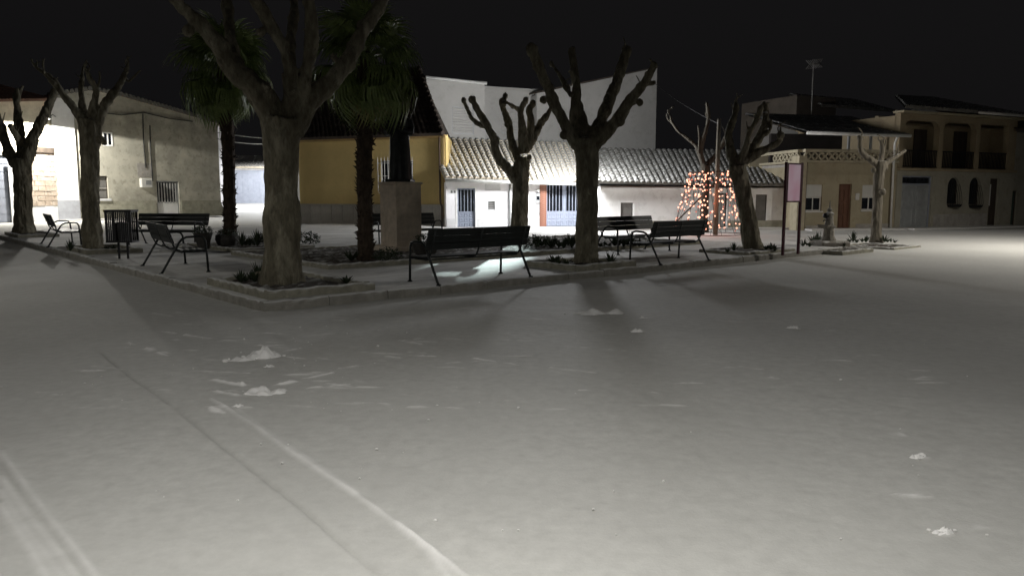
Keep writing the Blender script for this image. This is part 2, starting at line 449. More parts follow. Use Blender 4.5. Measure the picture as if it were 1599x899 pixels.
# plaza slab (top sheet at ZP) and kerb stones round it
S0, S1, T0, T1 = 0.16, 17.2, 0.16, 27.0
def plaza():
    xs_ = np.linspace(S0, S1, 130); ys_ = np.linspace(T0, T1, 200)
    def zf(X, Y):
        Z = ZP + (vnoise(X*1.3, Y*1.3, 4)-.5)*.012 + (vnoise(X*6, Y*6, 5)-.5)*.006
        return Z, np.clip((vnoise(X*1.1+3, Y*2.3, 6)-.6)*1.6, 0, .5)
    o = sheet('plaza_paving', xs_, ys_, zf, M['snow_plaza'])
    o.location = (CORNER.x, CORNER.y, 0); o.rotation_euler = (0, 0, A_PL)
plaza()
kerb = bpy.data.objects.new('kerb', None); COL.objects.link(kerb)
kerb.location = (CORNER.x, CORNER.y, 0); kerb.rotation_euler = (0,0,A_PL); kerb['kind'] = 'structure'
def soft_slab(x0, y0, x1, y1, z0, z1, b, seed, amp=.012, seg=.11):
    """a long slab with worn rounded edges"""
    lx, ly = x1-x0, y1-y0
    along_x = lx >= ly
    L, Wd = (lx, ly) if along_x else (ly, lx)
    n = max(2, int(L/seg)); mb = MB(); rr = random.Random(seed)
    prof = [(0,z0),(0,z1-b),(b*.35,z1-b*.3),(b,z1),(Wd-b,z1),(Wd-b*.35,z1-b*.3),(Wd,z1-b),(Wd,z0)]
    m = len(prof); vs = []
    for i in range(n+1):
        a = L*i/n
        j = rr.uniform(-1,1)*amp; k = rr.uniform(-1,1)*amp*.7
        for q,(w,z) in enumerate(prof):
            ww = w + (j if 0 < q < m-1 else 0)*.6; zz = z + (k if 1 < q < m-2 else k*.4)*(0 if q in (0,m-1) else 1)
            vs.append((x0+a, y0+ww, zz) if along_x else (x0+ww, y0+a, zz))
    fs = [(i*m+q, (i+1)*m+q, (i+1)*m+q+1, i*m+q+1) for i in range(n) for q in range(m-1)]
    fs += [tuple(range(m)), tuple(n*m+q for q in range(m-1,-1,-1))]
    mb.add(vs, fs)
    return mb
ks = random.Random(3)
s = 0.0
while s < 17.2:
    l = 1.0; dz = ks.uniform(-.008,.008)
    soft_slab(s+.006, 0 if s > 0 else 0, min(s+l,17.2)-.006, .17, -.05, ZP+.012+dz, .035, int(s*10)+1).build('kerb_stone', M['kerb'], kerb, smooth=False)
    s += l
t = 0.18
while t < 27:
    l = 1.0; dz = ks.uniform(-.008,.008)
    soft_slab(0, t+.006, .17, min(t+l,27)-.006, -.05, ZP+.012+dz, .035, int(t*10)+77).build('kerb_stone', M['kerb'], kerb)
    t += l

# ------------------------------------------------------------------ planting beds: low concrete borders with soil
def bed(name, label, s0, t0, s1, t1, h=.12, w=.14, cat='planting bed', group='low bordered beds', z=ZP, fl=.05):
    root = thing(name, label, cat, ST(s0, t0, z-.02), A_PL, group)
    ls, lt = s1-s0, t1-t0
    for k,(a,b,c,d) in enumerate(((0,0,ls,w),(0,lt-w,ls,lt),(0,w+.003,w,lt-w-.003),(ls-w,w+.003,ls,lt-w-.003))):
        soft_slab(a,b,c,d,-.03,h+.02,.03,int(s0*7+t0*3)+k,amp=.014).build('border', M['border'], root)
    mb = MB(); n = max(4,int(ls/.12)); m = max(4,int(lt/.12)); rr = random.Random(int(s0*10+t0))
    vs = [(w*.6+(ls-1.2*w)*i/n, w*.6+(lt-1.2*w)*j/m, .02+fl+rr.uniform(-.025,.03)) for j in range(m+1) for i in range(n+1)]
    fs = [(j*(n+1)+i, j*(n+1)+i+1, (j+1)*(n+1)+i+1, (j+1)*(n+1)+i) for j in range(m) for i in range(n)]
    mb.add(vs, fs); mb.build('soil', M['soil'], root, smooth=True)
    return root

# ------------------------------------------------------------------ buildings
class House:
    """a facade frame: x along the front, y into the building, z up; pixel() measures the photograph on that facade"""
    def __init__(h, name, label, pl, pr, cat='house', z=0.0):
        a, b = (G(*pl) if len(pl) == 2 else Vector(pl)), (G(*pr) if len(pr) == 2 else Vector(pr))
        h.o = Vector((a.x, a.y, z)); d = Vector((b.x-a.x, b.y-a.y, 0)); h.w = d.length; h.e = d.normalized()
        h.n = Vector((-h.e.y, h.e.x, 0)); h.rz = math.atan2(h.e.y, h.e.x)
        h.root = thing(name, label, cat, h.o, h.rz)
    def pixel(h, px, py, y=0.0):
        r = ray(px, py); c = Vector((0,0,CAM_H)); o = h.o + h.n*y
        t = (o-c).dot(h.n)/r.dot(h.n); p = c + r*t - h.o
        return p.dot(h.e), p.z
    def x(h, px, y=0.0, py=340): return h.pixel(px, py, y)[0]
    def zz(h, py, px=None, y=0.0):
        return h.pixel(px if px else 800, py, y)[1]
    def rect(h, x0, y0, x1, y1, y=0.0):
        a, b = h.pixel(x0, y1, y), h.pixel(x1, y0, y)
        return a[0], a[1], b[0], b[1]
    def add(h, name, mb, m, parent=None, **k):
        return mb.build(name, m, parent or h.root, **k)
    def world(h, x, y, z): return h.o + h.e*x + h.n*y + Vector((0,0,z))

def wall_mesh(x0, x1, top, holes=(), y0=0.0, th=.25, z0=-.15):
    """front wall with a piecewise linear top and rectangular openings cut through it"""
    topx = [p[0] for p in top]
    xs = sorted(set([x0, x1] + [p for p in topx if x0 < p < x1] + [v for hl in holes for v in (hl[0], hl[2]) if x0 < v < x1]))
    def tz(x):
        for (a, za), (b, zb) in zip(top[:-1], top[1:]):
            if a <= x <= b: return za + (zb-za)*(x-a)/max(1e-9, b-a)
        return top[0][1] if x < topx[0] else top[-1][1]
    zs = sorted(set([z0] + [v for hl in holes for v in (hl[1], hl[3])]))
    nx, nz = len(xs)-1, len(zs)
    def filled(i, j):
        if i < 0 or i >= nx or j < 0 or j >= nz: return False
        cx = (xs[i]+xs[i+1])/2; za = zs[j]; zb = zs[j+1] if j+1 < nz else za+.01
        cz = (za+zb)/2
        return not any(hl[0] < cx < hl[2] and hl[1] < cz < hl[3] for hl in holes)
    mb = MB()
    for i in range(nx):
        for j in range(nz):
            if not filled(i, j): continue
            a, b = xs[i], xs[i+1]; za = zs[j]
            ta, tb = (zs[j+1], zs[j+1]) if j+1 < nz else (max(tz(a), za+.01), max(tz(b), za+.01))
            y1 = y0+th
            mb.add([(a,y0,za),(b,y0,za),(b,y0,tb),(a,y0,ta)], [(0,1,2,3)])
            mb.add([(a,y1,za),(b,y1,za),(b,y1,tb),(a,y1,ta)], [(3,2,1,0)])
            if not filled(i-1, j): mb.add([(a,y0,za),(a,y1,za),(a,y1,ta),(a,y0,ta)], [(0,1,2,3)])
            if not filled(i+1, j): mb.add([(b,y0,za),(b,y1,za),(b,y1,tb),(b,y0,tb)], [(3,2,1,0)])
            if not filled(i, j+1): mb.add([(a,y0,ta),(b,y0,tb),(b,y1,tb),(a,y1,ta)], [(0,1,2,3)])
            if j == 0 or not filled(i, j-1): mb.add([(a,y0,za),(b,y0,za),(b,y1,za),(a,y1,za)], [(3,2,1,0)])
    return mb
def body_mesh(x0, x1, h0, h1, y0, y1, z0=-.15):
    """the rest of the building behind the front wall (sides and back), heights h0 (left) to h1 (right)"""
    mb = MB(); t = .2
    mb.prism([(x0,y0,z0),(x0,y1,z0),(x0,y1,h0),(x0,y0,h0)], (t,0,0))
    mb.prism([(x1-t,y0,z0),(x1-t,y1,z0),(x1-t,y1,h1),(x1-t,y0,h1)], (t,0,0))
    mb.prism([(x0+t,y1-t,z0),(x1-t,y1-t,z0),(x1-t,y1-t,h1),(x0+t,y1-t,h0)], (0,t,0))
    mb.add([(x0+t,y0+.26,h0-.3),(x1-t,y0+.26,h1-.3),(x1-t,y1-t,h1-.3),(x0+t,y1-t,h0-.3)], [(0,1,2,3)])
    return mb
def wave_roof(e0, e1, t0, t1, n, amp=.05, thick=.05, sub=6, rows=10, sag=.03, seed=1):
    """tiled roof sheet: n round tile channels running from the eave e0-e1 up to the ridge t0-t1, stepped course by course"""
    e0, e1, t0, t1 = map(Vector, (e0, e1, t0, t1)); rr = random.Random(seed)
    nrm = (e1-e0).cross(t0-e0).normalized()
    if nrm.z < 0: nrm = -nrm
    mb = MB(); m = n*sub+1; vs = []
    for r_ in range(rows):
        for end in (0, 1):
            k = (r_+end)/rows
            for i in range(m):
                u_ = i/(m-1); a = e0.lerp(e1, u_).lerp(t0.lerp(t1, u_), k)
                c = abs(math.sin(math.pi*i/sub)); st_ = .022*(1-end)
                jit = (mnoise.noise(Vector((u_*n*.7, r_*1.3, seed)))*.012)
                vs.append(a + nrm*(amp*c + st_ + jit + .03) - Vector((0,0,sag*math.sin(math.pi*u_))))
    fs = [(q*m+i, q*m+i+1, (q+1)*m+i+1, (q+1)*m+i) for q in range(2*rows-1) for i in range(m-1)]
    base = len(vs)
    for k in (0, 1):
        for i in range(m):
            u_ = i/(m-1); a = e0.lerp(e1, u_).lerp(t0.lerp(t1, u_), k)
            vs.append(a - nrm*thick)
    fs += [(base+i, base+i+1, i+1, i) for i in range(m-1)]
    fs += [(base+i+1, base+i, base+m+i, base+m+i+1) for i in range(m-1)]
    fs += [((2*rows-1)*m+i, (2*rows-1)*m+i+1, base+m+i+1, base+m+i) for i in range(m-1)]
    mb.add(vs, fs)
    return mb
def frame_mb(x0, z0, x1, z1, w, y0, y1):
    mb = MB()
    mb.box(x0,y0,z0,x0+w,y1,z1); mb.box(x1-w,y0,z0,x1,y1,z1)
    mb.box(x0+w,y0,z1-w,x1-w,y1,z1); mb.box(x0+w,y0,z0,x1-w,y1,z0+w)
    return mb
def barred_door(h, name, r, m, bars, cols, rows, split, frame=.07, y=.12, leaves=1, backm=None):
    """steel door: barred glass above, small raised square panels below. r = x0,z0,x1,z1"""
    x0, z0, x1, z1 = r; zs = z0 + (z1-z0)*split
    d = frame_mb(x0, z0, x1, z1, frame, y, y+.06)
    d.box(x0+frame, y+.012, z0+frame, x1-frame, y+.05, zs)
    d.box(x0+frame, y, zs, x1-frame, y+.06, zs+frame*.8)
    if leaves == 2:
        xm = (x0+x1)/2; d.box(xm-frame*.7, y-.006, z0+frame, xm+frame*.7, y+.052, z1-frame)
    o = h.add(name, d, m)
    MB().box(x0+frame, y+.052, zs, x1-frame, y+.058, z1-frame).build('pane', backm or M['glass_dark'], o)
    bw = .016; bme = MB().box(-bw, -.012, 0, bw, .012, (z1-frame)-(zs+frame*.8)).mesh('bar', m)
    for k in range(bars):
        place('bar', bme, o, (x0+frame+(x1-x0-2*frame)*(k+.7)/(bars+.4), y+.02, zs+frame*.8))
    pw, ph = (x1-x0-2*frame)/cols, (zs-z0-frame)/rows
    pm = MB(); a, b = pw*.40, ph*.40
    pm.add([(-a,0,-b),(a,0,-b),(a,0,b),(-a,0,b),(-a*.72,-.03,-b*.72),(a*.72,-.03,-b*.72),(a*.72,-.03,b*.72),(-a*.72,-.03,b*.72),
            (-a*.45,-.012,-b*.45),(a*.45,-.012,-b*.45),(a*.45,-.012,b*.45),(-a*.45,-.012,b*.45)],
           [(0,1,5,4),(1,2,6,5),(2,3,7,6),(3,0,4,7),(4,5,9,8),(5,6,10,9),(6,7,11,10),(7,4,8,11),(8,9,10,11)])
    pme = pm.mesh('panel', m)
    for i in range(cols):
        for j in range(rows):
            place('panel', pme, o, (x0+frame+pw*(i+.5), y+.012, z0+frame+ph*(j+.5)))
    MB().box(x0+frame*1.2, y-.03, zs-.12, x0+frame*1.5, y, zs+.04).build('handle', M['grey_metal'], o)
    return o
def simple_window(h, r, y=.14, fw=.05, mullions=1, fm=None, gm=None, name='window', sill=True):
    x0, z0, x1, z1 = r
    f = frame_mb(x0, z0, x1, z1, fw, y, y+.06)
    for k in range(mullions):
        xm = x0+(x1-x0)*(k+1)/(mullions+1); f.box(xm-fw*.45, y+.004, z0+fw, xm+fw*.45, y+.056, z1-fw)
    o = h.add(name, f, fm or M['white_paint'])
    MB().box(x0+fw, y+.03, z0+fw, x1-fw, y+.036, z1-fw).build('pane', gm or M['glass_dark'], o)
    if sill: MB().box(x0-.06, -.06, z0-.07, x1+.06, y-.002, z0-.003).build('sill', fm or M['white_paint'], o)
    return o
def inset(r, d): return (r[0]+d, r[1]+d, r[2]-d, r[3]-d)

# ---- low white house with the blue steel door and gate
h3 = House('low_white_house', 'low white house with snowy tiled roof, blue barred door and wide blue gate', (697,357.5), (935,355.8))
x0, x1 = 0.0, h3.w
zt0, zt1 = h3.zz(283, 697), h3.zz(287, 935)
door_r = h3.rect(714.5,294,742,357); door_r = (door_r[0], 0.0, door_r[2], door_r[3])
gate_r = h3.rect(853,287,911,357); gate_r = (gate_r[0], 0.0, gate_r[2], gate_r[3])
win_r = h3.rect(761.5,314,773,328)
blk_r = h3.rect(757,284.5,781.5,297.5)
h3.add('wall', wall_mesh(x0, x1, [(x0,zt0),(x1,zt1)], [door_r, gate_r, win_r, blk_r]), M['white_wall'])
h3.add('side_walls', body_mesh(x0, x1, zt0-.05, zt1-.05, .25, 6.5), M['white_wall'])
MB().box(blk_r[0],.03,blk_r[1],blk_r[2],.2,blk_r[3]).build('blocked_opening', M['plinth_white'], h3.root)
zp_ = h3.zz(341, 820)
for a, b in ((x0+.02, door_r[0]-.10), (door_r[2]+.10, h3.x(790)), (h3.x(798), h3.x(843)-.02)):
    MB().box(a,-.025,-.05,b,-.001,zp_).build('plinth', M['plinth_white'], h3.root)
barred_door(h3, 'door', door_r, M['door_blue'], 4, 3, 3, .40, frame=.07)
frame_mb(door_r[0]-.09,-.05,door_r[2]+.09,door_r[3]+.09,.085,-.02,.10).build('door_surround', M['white_paint'], h3.root)
barred_door(h3, 'gate', gate_r, M['gate_blue'], 10, 8, 2, .36, frame=.07, leaves=2)
pl = h3.rect(842.5,286,853,357)
colp = MB().box(pl[0],-.10,-.05,pl[2]-.004,-.002,zt1-.03).build('pillar', M['brick_red'], h3.root)
nb = 22; bh = (zt1-.05)/nb
bme = MB().bbox(0,0,0,(pl[2]-pl[0])*.985,.02,bh*.86,.004).mesh('brick', M['brick_red'])
for k in range(nb): place('brick', bme, colp, (pl[0]+.002,-.122,k*bh))
w = h3.add('window', frame_mb(*win_r,.05,.06,.12), M['grey_metal'])
MB().box(win_r[0]+.05,.09,win_r[1]+.05,win_r[2]-.05,.1,win_r[3]-.05).build('pane', M['shutter_dark'], w)
for k in range(3): MB().box(win_r[0]+.02,.02,win_r[1]+.1+k*.1,win_r[2]-.02,.035,win_r[1]+.115+k*.1).build('bar', M['grey_metal'], w)
# number plate, written digits
npx = h3.pixel(707.5, 299.5)
pt = MB().box(npx[0]-.15,-.02,npx[1]-.075,npx[0]+.15,-.002,npx[1]+.075).build('number_plate', M['white_paint'], h3.root)
def seg7(ch, x, z, w_, h_, t_):
    S = {'6':'afgecd','3':'abgcd','9':'abfgcd'}[ch]; mb = MB()
    q = {'a':(0,h_-t_,w_,h_),'d':(0,0,w_,t_),'g':(0,h_/2-t_/2,w_,h_/2+t_/2),'b':(w_-t_,h_/2,w_,h_),'c':(w_-t_,0,w_,h_/2),'f':(0,h_/2,t_,h_),'e':(0,0,t_,h_/2)}
    for n_,c_ in enumerate(S):
        a,b,c,d = q[c_]; mb.box(x+a,-.026-n_*.0004,z+b,x+c,-.0205,z+d)
    return mb
seg7('6', npx[0]-.115, npx[1]-.055, .09, .11, .028).build('digit', M['cable'], pt)
seg7('3', npx[0]+.025, npx[1]-.055, .09, .11, .028).build('digit', M['cable'], pt)
# meter box with a small pale hood, entry phone
mx = h3.pixel(839.5, 309)
mb_ = MB().bbox(mx[0]-.11,-.09,mx[1]-.24,mx[0]+.11,-.002,mx[1]+.22,.02).build('meter_box', M['grey_metal'], h3.root)
MB().box(mx[0]-.07,-.1,mx[1]-.1,mx[0]+.07,-.092,mx[1]+.08).build('meter_window', M['glass_dark'], mb_)
MB().ball((mx[0],-.10,mx[1]+.36),.09,10,6,(1,.7,.9)).build('wall_light', M['white_paint'], h3.root, smooth=True)
MB().bbox(mx[0]-.10,-.05,mx[1]-.78,mx[0]+.08,-.002,mx[1]-.36,.03).build('entry_phone', M['plinth_white'], h3.root)
def pipe(h, px, z0, z1, m, r=.045, y=-.09, parent=None, name='downpipe'):
    x = h.x(px); return MB().tube([(x,y,z0),(x,y,z1*.5+z0*.5),(x,y,z1)], r, 8).build(name, m, parent or h.root, smooth=True)
pipe(h3, 796, 0.02, zt0-.05, M['grey_metal'], .06)
# gutter under the eave, roof of single round-tile channels
eL, eR = h3.pixel(695,278.5,-.5), h3.pixel(936,285.5,-.5)
tL, tR = h3.pixel(664,215,6.2), h3.pixel(912,224,6.2)
e0, e1 = Vector((eL[0],-.5,eL[1])), Vector((eR[0],-.5,eR[1])); t0_, t1_ = Vector((tL[0],6.2,tL[1])), Vector((tR[0],6.2,tR[1]))
roof = MB().quad_prism([e0-Vector((0,0,.09)),e1-Vector((0,0,.09)),t1_-Vector((0,0,.09)),t0_-Vector((0,0,.09))],(0,0,.07)).build('roof', M['tile_snow'], h3.root)
g = MB(); g.tube([e0+Vector((0,-.02,-.10)), e0.lerp(e1,.5)+Vector((0,-.02,-.10)), e1+Vector((0,-.02,-.10))], .075, 8)
g.build('gutter', M['gutter_white'], h3.root, smooth=True)
NT = 27
def tile_row(a, b, w, seed, m, courses=15, parent=None, name='tile_row'):
    """one channel of overlapping round tiles running from eave point a to ridge point b"""
    a, b = Vector(a), Vector(b); d = b-a; rr = random.Random(seed)
    ax = d.normalized(); side = Vector((1,0,0)); side = (side-ax*side.dot(ax)).normalized(); nr = side.cross(ax)
    if nr.z < 0: nr = -nr
    mb = MB(); seg = 6
    for c in range(courses):
        p0 = a + d*(c/courses) + nr*(.030+rr.uniform(-.006,.006)) + side*rr.uniform(-.008,.008); p1 = a + d*((c+1.12)/courses) + nr*.004
        vs = []
        for p, wd in ((p0, w*.56), (p1, w*.46)):
            for k in range(seg+1):
                th = math.pi*k/seg; vs.append(p + side*(math.cos(th)*wd) + nr*(math.sin(th)*wd*.95))
        n = seg+1
        fs = [(k,k+1,n+k+1,n+k) for k in range(seg)]
        # closed dark mouth at the lower end, a little inside
        vs.append(p0 + ax*.02); fs += [(k+1,k,2*n) for k in range(seg)]
        mb.add(vs, fs)
    return mb.build(name, m, parent, smooth=False)
for k in range(NT):
    u_ = (k+.5)/NT
    tile_row(e0.lerp(e1,u_), t0_.lerp(t1_,u_), (e1-e0).length/NT*.74, k, M['tile_snow'], parent=roof)

# ---- plain low white house to its right
h4 = House('long_low_house', 'long dim white house with small dark windows and lumpy snow on its roof', (937,359.0), (1227,357.2))
x0, x1 = 0.0, h4.w
zt0, zt1 = h4.zz(290,937), h4.zz(293.5,1227)
w1 = h4.rect(969,316.5,988.5,343.5); w2 = h4.rect(1179,304,1198,345.5); d1 = h4.rect(1113,302,1136,357); d1 = (d1[0],0.0,d1[2],d1[3])
h4.add('wall', wall_mesh(x0, x1, [(x0,zt0),(x1,zt1)], [w1,w2,d1]), M['white_dim'])
h4.add('side_walls', body_mesh(x0, x1, zt0-.05, zt1-.05, .25, 7.5), M['white_dim'])
zq = h4.zz(345,1000)
for a,b in ((.02,d1[0]-.06),(d1[2]+.06,x1-.02)):
    MB().box(a,-.03,-.05,b,-.001,zq).build('plinth', M['plinth_beige'], h4.root)
for wr,lab in ((w1,None),(w2,None)):
    f = h4.add('window', frame_mb(*wr,.035,.05,.12), M['wood_dark'])
    MB().box(wr[0]+.035,.07,wr[1]+.035,wr[2]-.035,.11,wr[3]-.035).build('shutter_panel', M['shutter_dark'], f)
frame_mb(w1[0]-.10,w1[1]-.10,w1[2]+.14,w1[3]+.10,.095,-.02,.04).build('window_surround', M['white_paint'], h4.root)
dd = h4.add('door', frame_mb(*d1,.06,.10,.16), M['wood_dark'])
MB().box(d1[0]+.06,.12,d1[1]+.02,d1[2]-.06,.15,d1[3]-.06).build('door_leaf', M['grey_door'], dd)
eL, eR = h4.pixel(932,285,-.45), h4.pixel(1232,289.5,-.45); tL, tR = h4.pixel(905,232,7.3), h4.pixel(1205,236,7.3)
rf4 = wave_roof((eL[0],-.45,eL[1]),(eR[0],-.45,eR[1]),(tL[0],7.3,tL[1]),(tR[0],7.3,tR[1]),36,.075,.06,6,18,.04,4).build('roof', M['tile_grey'], h4.root)
MB().box(x0-.05,-.2,zt0-.10,x1+.05,-.001,zt1-.015).build('eave_course', M['white_dim'], h4.root)

# ---- two-storey white house rising behind
pA, pB = P(667,300,43.2), P(757,300,44.6)
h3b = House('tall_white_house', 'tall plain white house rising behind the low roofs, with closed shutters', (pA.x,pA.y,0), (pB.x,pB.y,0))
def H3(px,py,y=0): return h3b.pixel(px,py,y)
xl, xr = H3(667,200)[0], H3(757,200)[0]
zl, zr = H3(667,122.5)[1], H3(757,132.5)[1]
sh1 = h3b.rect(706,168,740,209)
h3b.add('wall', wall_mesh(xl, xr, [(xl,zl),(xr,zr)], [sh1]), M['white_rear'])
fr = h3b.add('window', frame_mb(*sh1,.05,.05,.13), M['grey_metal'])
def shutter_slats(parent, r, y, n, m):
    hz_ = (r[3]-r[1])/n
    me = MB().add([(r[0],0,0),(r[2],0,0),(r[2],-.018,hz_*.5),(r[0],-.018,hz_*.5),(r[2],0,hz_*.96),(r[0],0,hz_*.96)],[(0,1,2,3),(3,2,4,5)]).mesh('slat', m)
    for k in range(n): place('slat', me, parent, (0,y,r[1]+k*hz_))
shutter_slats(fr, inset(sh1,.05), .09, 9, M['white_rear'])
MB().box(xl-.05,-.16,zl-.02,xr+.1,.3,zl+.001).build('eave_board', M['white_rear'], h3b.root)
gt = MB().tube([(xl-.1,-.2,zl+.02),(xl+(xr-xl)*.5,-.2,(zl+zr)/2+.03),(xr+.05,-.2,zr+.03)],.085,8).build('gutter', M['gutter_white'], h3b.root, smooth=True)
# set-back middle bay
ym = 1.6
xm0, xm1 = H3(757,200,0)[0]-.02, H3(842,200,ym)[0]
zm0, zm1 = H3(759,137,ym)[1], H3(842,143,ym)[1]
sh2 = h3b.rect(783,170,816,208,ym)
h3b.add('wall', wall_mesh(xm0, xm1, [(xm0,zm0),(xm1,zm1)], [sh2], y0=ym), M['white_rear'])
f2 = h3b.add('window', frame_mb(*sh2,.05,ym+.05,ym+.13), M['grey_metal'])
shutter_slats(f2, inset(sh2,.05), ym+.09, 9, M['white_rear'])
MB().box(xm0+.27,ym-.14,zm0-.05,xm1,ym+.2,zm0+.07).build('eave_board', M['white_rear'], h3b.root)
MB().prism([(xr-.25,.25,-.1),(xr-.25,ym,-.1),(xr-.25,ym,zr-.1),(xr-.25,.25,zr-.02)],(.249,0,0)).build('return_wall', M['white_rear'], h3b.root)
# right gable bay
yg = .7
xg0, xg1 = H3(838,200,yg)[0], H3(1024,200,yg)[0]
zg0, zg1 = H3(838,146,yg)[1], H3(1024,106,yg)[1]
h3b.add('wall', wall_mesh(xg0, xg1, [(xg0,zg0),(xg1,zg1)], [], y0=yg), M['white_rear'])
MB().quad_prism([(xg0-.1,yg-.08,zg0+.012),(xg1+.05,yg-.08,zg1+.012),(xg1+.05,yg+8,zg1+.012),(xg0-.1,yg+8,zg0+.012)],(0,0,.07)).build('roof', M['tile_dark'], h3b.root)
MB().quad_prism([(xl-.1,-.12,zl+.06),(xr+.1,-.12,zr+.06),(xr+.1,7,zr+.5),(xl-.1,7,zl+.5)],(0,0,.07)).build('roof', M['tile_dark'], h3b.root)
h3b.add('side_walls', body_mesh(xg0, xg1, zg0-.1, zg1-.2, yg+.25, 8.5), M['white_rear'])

# ---- yellow house
h2 = House('yellow_house', 'yellow single-storey house with stone panel plinth and dark hipped roof', (470,352.0), (697.5,356.0))
x0, x1 = 0.0, h2.w; ze = h2.zz(214.5, 580)
wy = h2.rect(594,250,645,300)
h2.add('wall', wall_mesh(x0, x1, [(x0,ze),(x1,ze)], [wy]), M['yellow'])
sw = MB(); sw.box(x0,.25,-.15,x0+.2,8.5,ze-.05)
sw.prism([(x1-.2,.25,-.15),(x1,.25,-.15),(x1-3.6,8.5,-.15),(x1-3.8,8.5,-.15)],(0,0,ze+.1)); sw.box(x0+.2,8.3,-.15,x1-3.8,8.5,ze-.05)
h2.add('side_walls', sw, M['yellow'])
zpl = h2.zz(320.5, 560); npn = 13
base = MB().box(x0+.02,-.02,-.05,x1-.02,-.001,zpl-.02).build('plinth', M['mortar'], h2.root)
pw = (x1-x0)/npn; pme = MB().bbox(.008,0,0,pw-.008,.03,zpl+.05,.006).mesh('panel', M['panel_stone'])
for k in range(npn): place('panel', pme, base, (x0+k*pw,-.052,-.05))
MB().box(x0,-.07,zpl+.004,x1,-.001,zpl+.06).build('plinth_cap', M['panel_stone'], h2.root)
zc = h2.zz(219, 580)
MB().box(x0-.1,-.13,zc,x1+.02,-.001,zc+.10).build('cornice', M['pipe_tan'], h2.root)
MB().box(x0-.15,-.24,zc+.102,x1+.05,-.001,ze-.002).build('cornice', M['pipe_tan'], h2.root)
f = simple_window(h2, wy, fm=M['white_paint'], mullions=1, sill=True)
gr = MB(); xa, za, xb, zb = wy
for z_ in (za+.1, (za+zb)/2, zb-.15): gr.box(xa-.05,-.135,z_,xb+.05,-.115,z_+.03)
gr.build('window_grille', M['gutter_white'], h2.root); grille = bpy.data.objects['window_grille']
bme = MB().tube([(0,0,0),(0,0,zb-za+.02)],.016,6).tube([(0,0,zb-za+.02),(0,0,zb-za+.17)],[.024,.002],6).mesh('bar', M['gutter_white'])
for k in range(11): place('bar', bme, grille, (xa-.03+(xb-xa+.06)*k/10,-.15,za+.02))
xq = h2.x(689)
MB().tube([(xq,-.10,zc+.05),(xq,-.09,zpl+.3),(xq+.02,-.09,zpl+.12),(xq+.12,-.14,zpl-.05),(xq+.12,-.14,0.02)],.05,8).build('downpipe', M['pipe_brown'], h2.root, smooth=True)
MB().tube([(h2.x(695),-.07,.5),(h2.x(695),-.07,ze-.1)],.045,8).build('downpipe', M['pipe_tan'], h2.root, smooth=True)
MB().box(x0-.16,.02,-.05,x0-.002,.4,ze-.05).build('corner_strip', M['white_paint'], h2.root)
MB().tube([(x0-.05,-.06,.05),(x0-.05,-.06,zc-.05)],.045,8).build('downpipe', M['gutter_white'], h2.root, smooth=True)
a, b = h2.pixel(654,106,5.4), h2.pixel(440,116,5.4)
E0, E1 = Vector((x0-.35,-.4,ze)), Vector((x1+.05,-.4,ze)); R1, R0 = Vector((a[0],5.4,a[1])), Vector((b[0],5.4,b[1]))
wave_roof(E0, E1, R0, R1, 34, .05, .08, 5, 14, .0, 8).build('roof', M['tile_dark'], h2.root)
MB().prism([E1+Vector((0,0,-.08)), Vector((x1-3.7,9,ze-.08)), R1+Vector((0,0,-.02))],(0.0,0,.06)).build('roof_hip', M['tile_dark'], h2.root)
rt = MB()
for k in range(14):
    p = E1.lerp(R1, (k+.5)/14); rt.tube([p-(R1-E1)*.042+Vector((0,0,.09)), p+(R1-E1)*.042+Vector((0,0,.05))],[.11,.09],8)
rt.build('ridge_tiles', M['tile_dark'], h2.root, smooth=False)

# ---- beige stucco house on the left, with the white corner pier
h1 = House('stucco_house', 'tall stained beige house with gabled tile edge and grey barred door', (90,345.0), (346,338.2))
x0, x1 = 0.0, h1.w
def q1(px,py,y=0): return h1.pixel(px,py,y)
top = [(x0,q1(90,152)[1]), (q1(140,141)[0],q1(140,141)[1]), (q1(187,150)[0],q1(187,150)[1]), (x1,q1(340,193)[1])]
dw = h1.rect(247,283,279,336); dw = (dw[0],.05,dw[2],dw[3]); wn1 = h1.rect(146,275,168,310); wn2 = h1.rect(161,207,175,228)
h1.add('wall', wall_mesh(x0, x1, top, [dw,wn1,wn2], th=.3), M['stucco_beige'])
h1.add('side_walls', body_mesh(x0, x1, top[0][1]-.2, top[-1][1]-.1, .3, 14), M['white_wall'])
zpl = h1.zz(313.5,250)
for a_,b_ in ((h1.x(124)+.01,dw[0]-.12),(dw[2]+.12,x1-.02)):
    MB().box(a_,-.04,-.05,b_,-.001,zpl).build('plinth', M['plinth_beige'], h1.root)
MB().box(x0,-.16,h1.zz(313,105)+.003,h1.x(124),-.001,top[0][1]-.05).build('corner_pier', M['white_paint'], h1.root)
MB().box(x0,-.18,-.05,h1.x(124),-.001,h1.zz(313,105)).build('pier_base', M['plinth_blue'], h1.root)
do = h1.add('door', frame_mb(*dw,.10,.10,.18), M['grey_metal'])
zs_ = dw[1]+(dw[3]-dw[1])*.42
MB().box(dw[0]+.1,.12,dw[1]+.1,dw[2]-.1,.16,zs_).build('panel', M['white_paint'], do)
MB().box(dw[0]+.1,.155,zs_+.002,dw[2]-.1,.17,dw[3]-.1).build('pane', M['glass_dark'], do)
for k in range(7):
    xx_ = dw[0]+.1+(dw[2]-dw[0]-.2)*(k+.5)/7; MB().box(xx_-.045,.09,zs_-.08,xx_+.045,.13,dw[3]-.12).build('bar', M['grey_door'], do)
f = simple_window(h1, wn1, fm=M['wood_dark'], mullions=0, gm=M['shutter_dark'], sill=False)
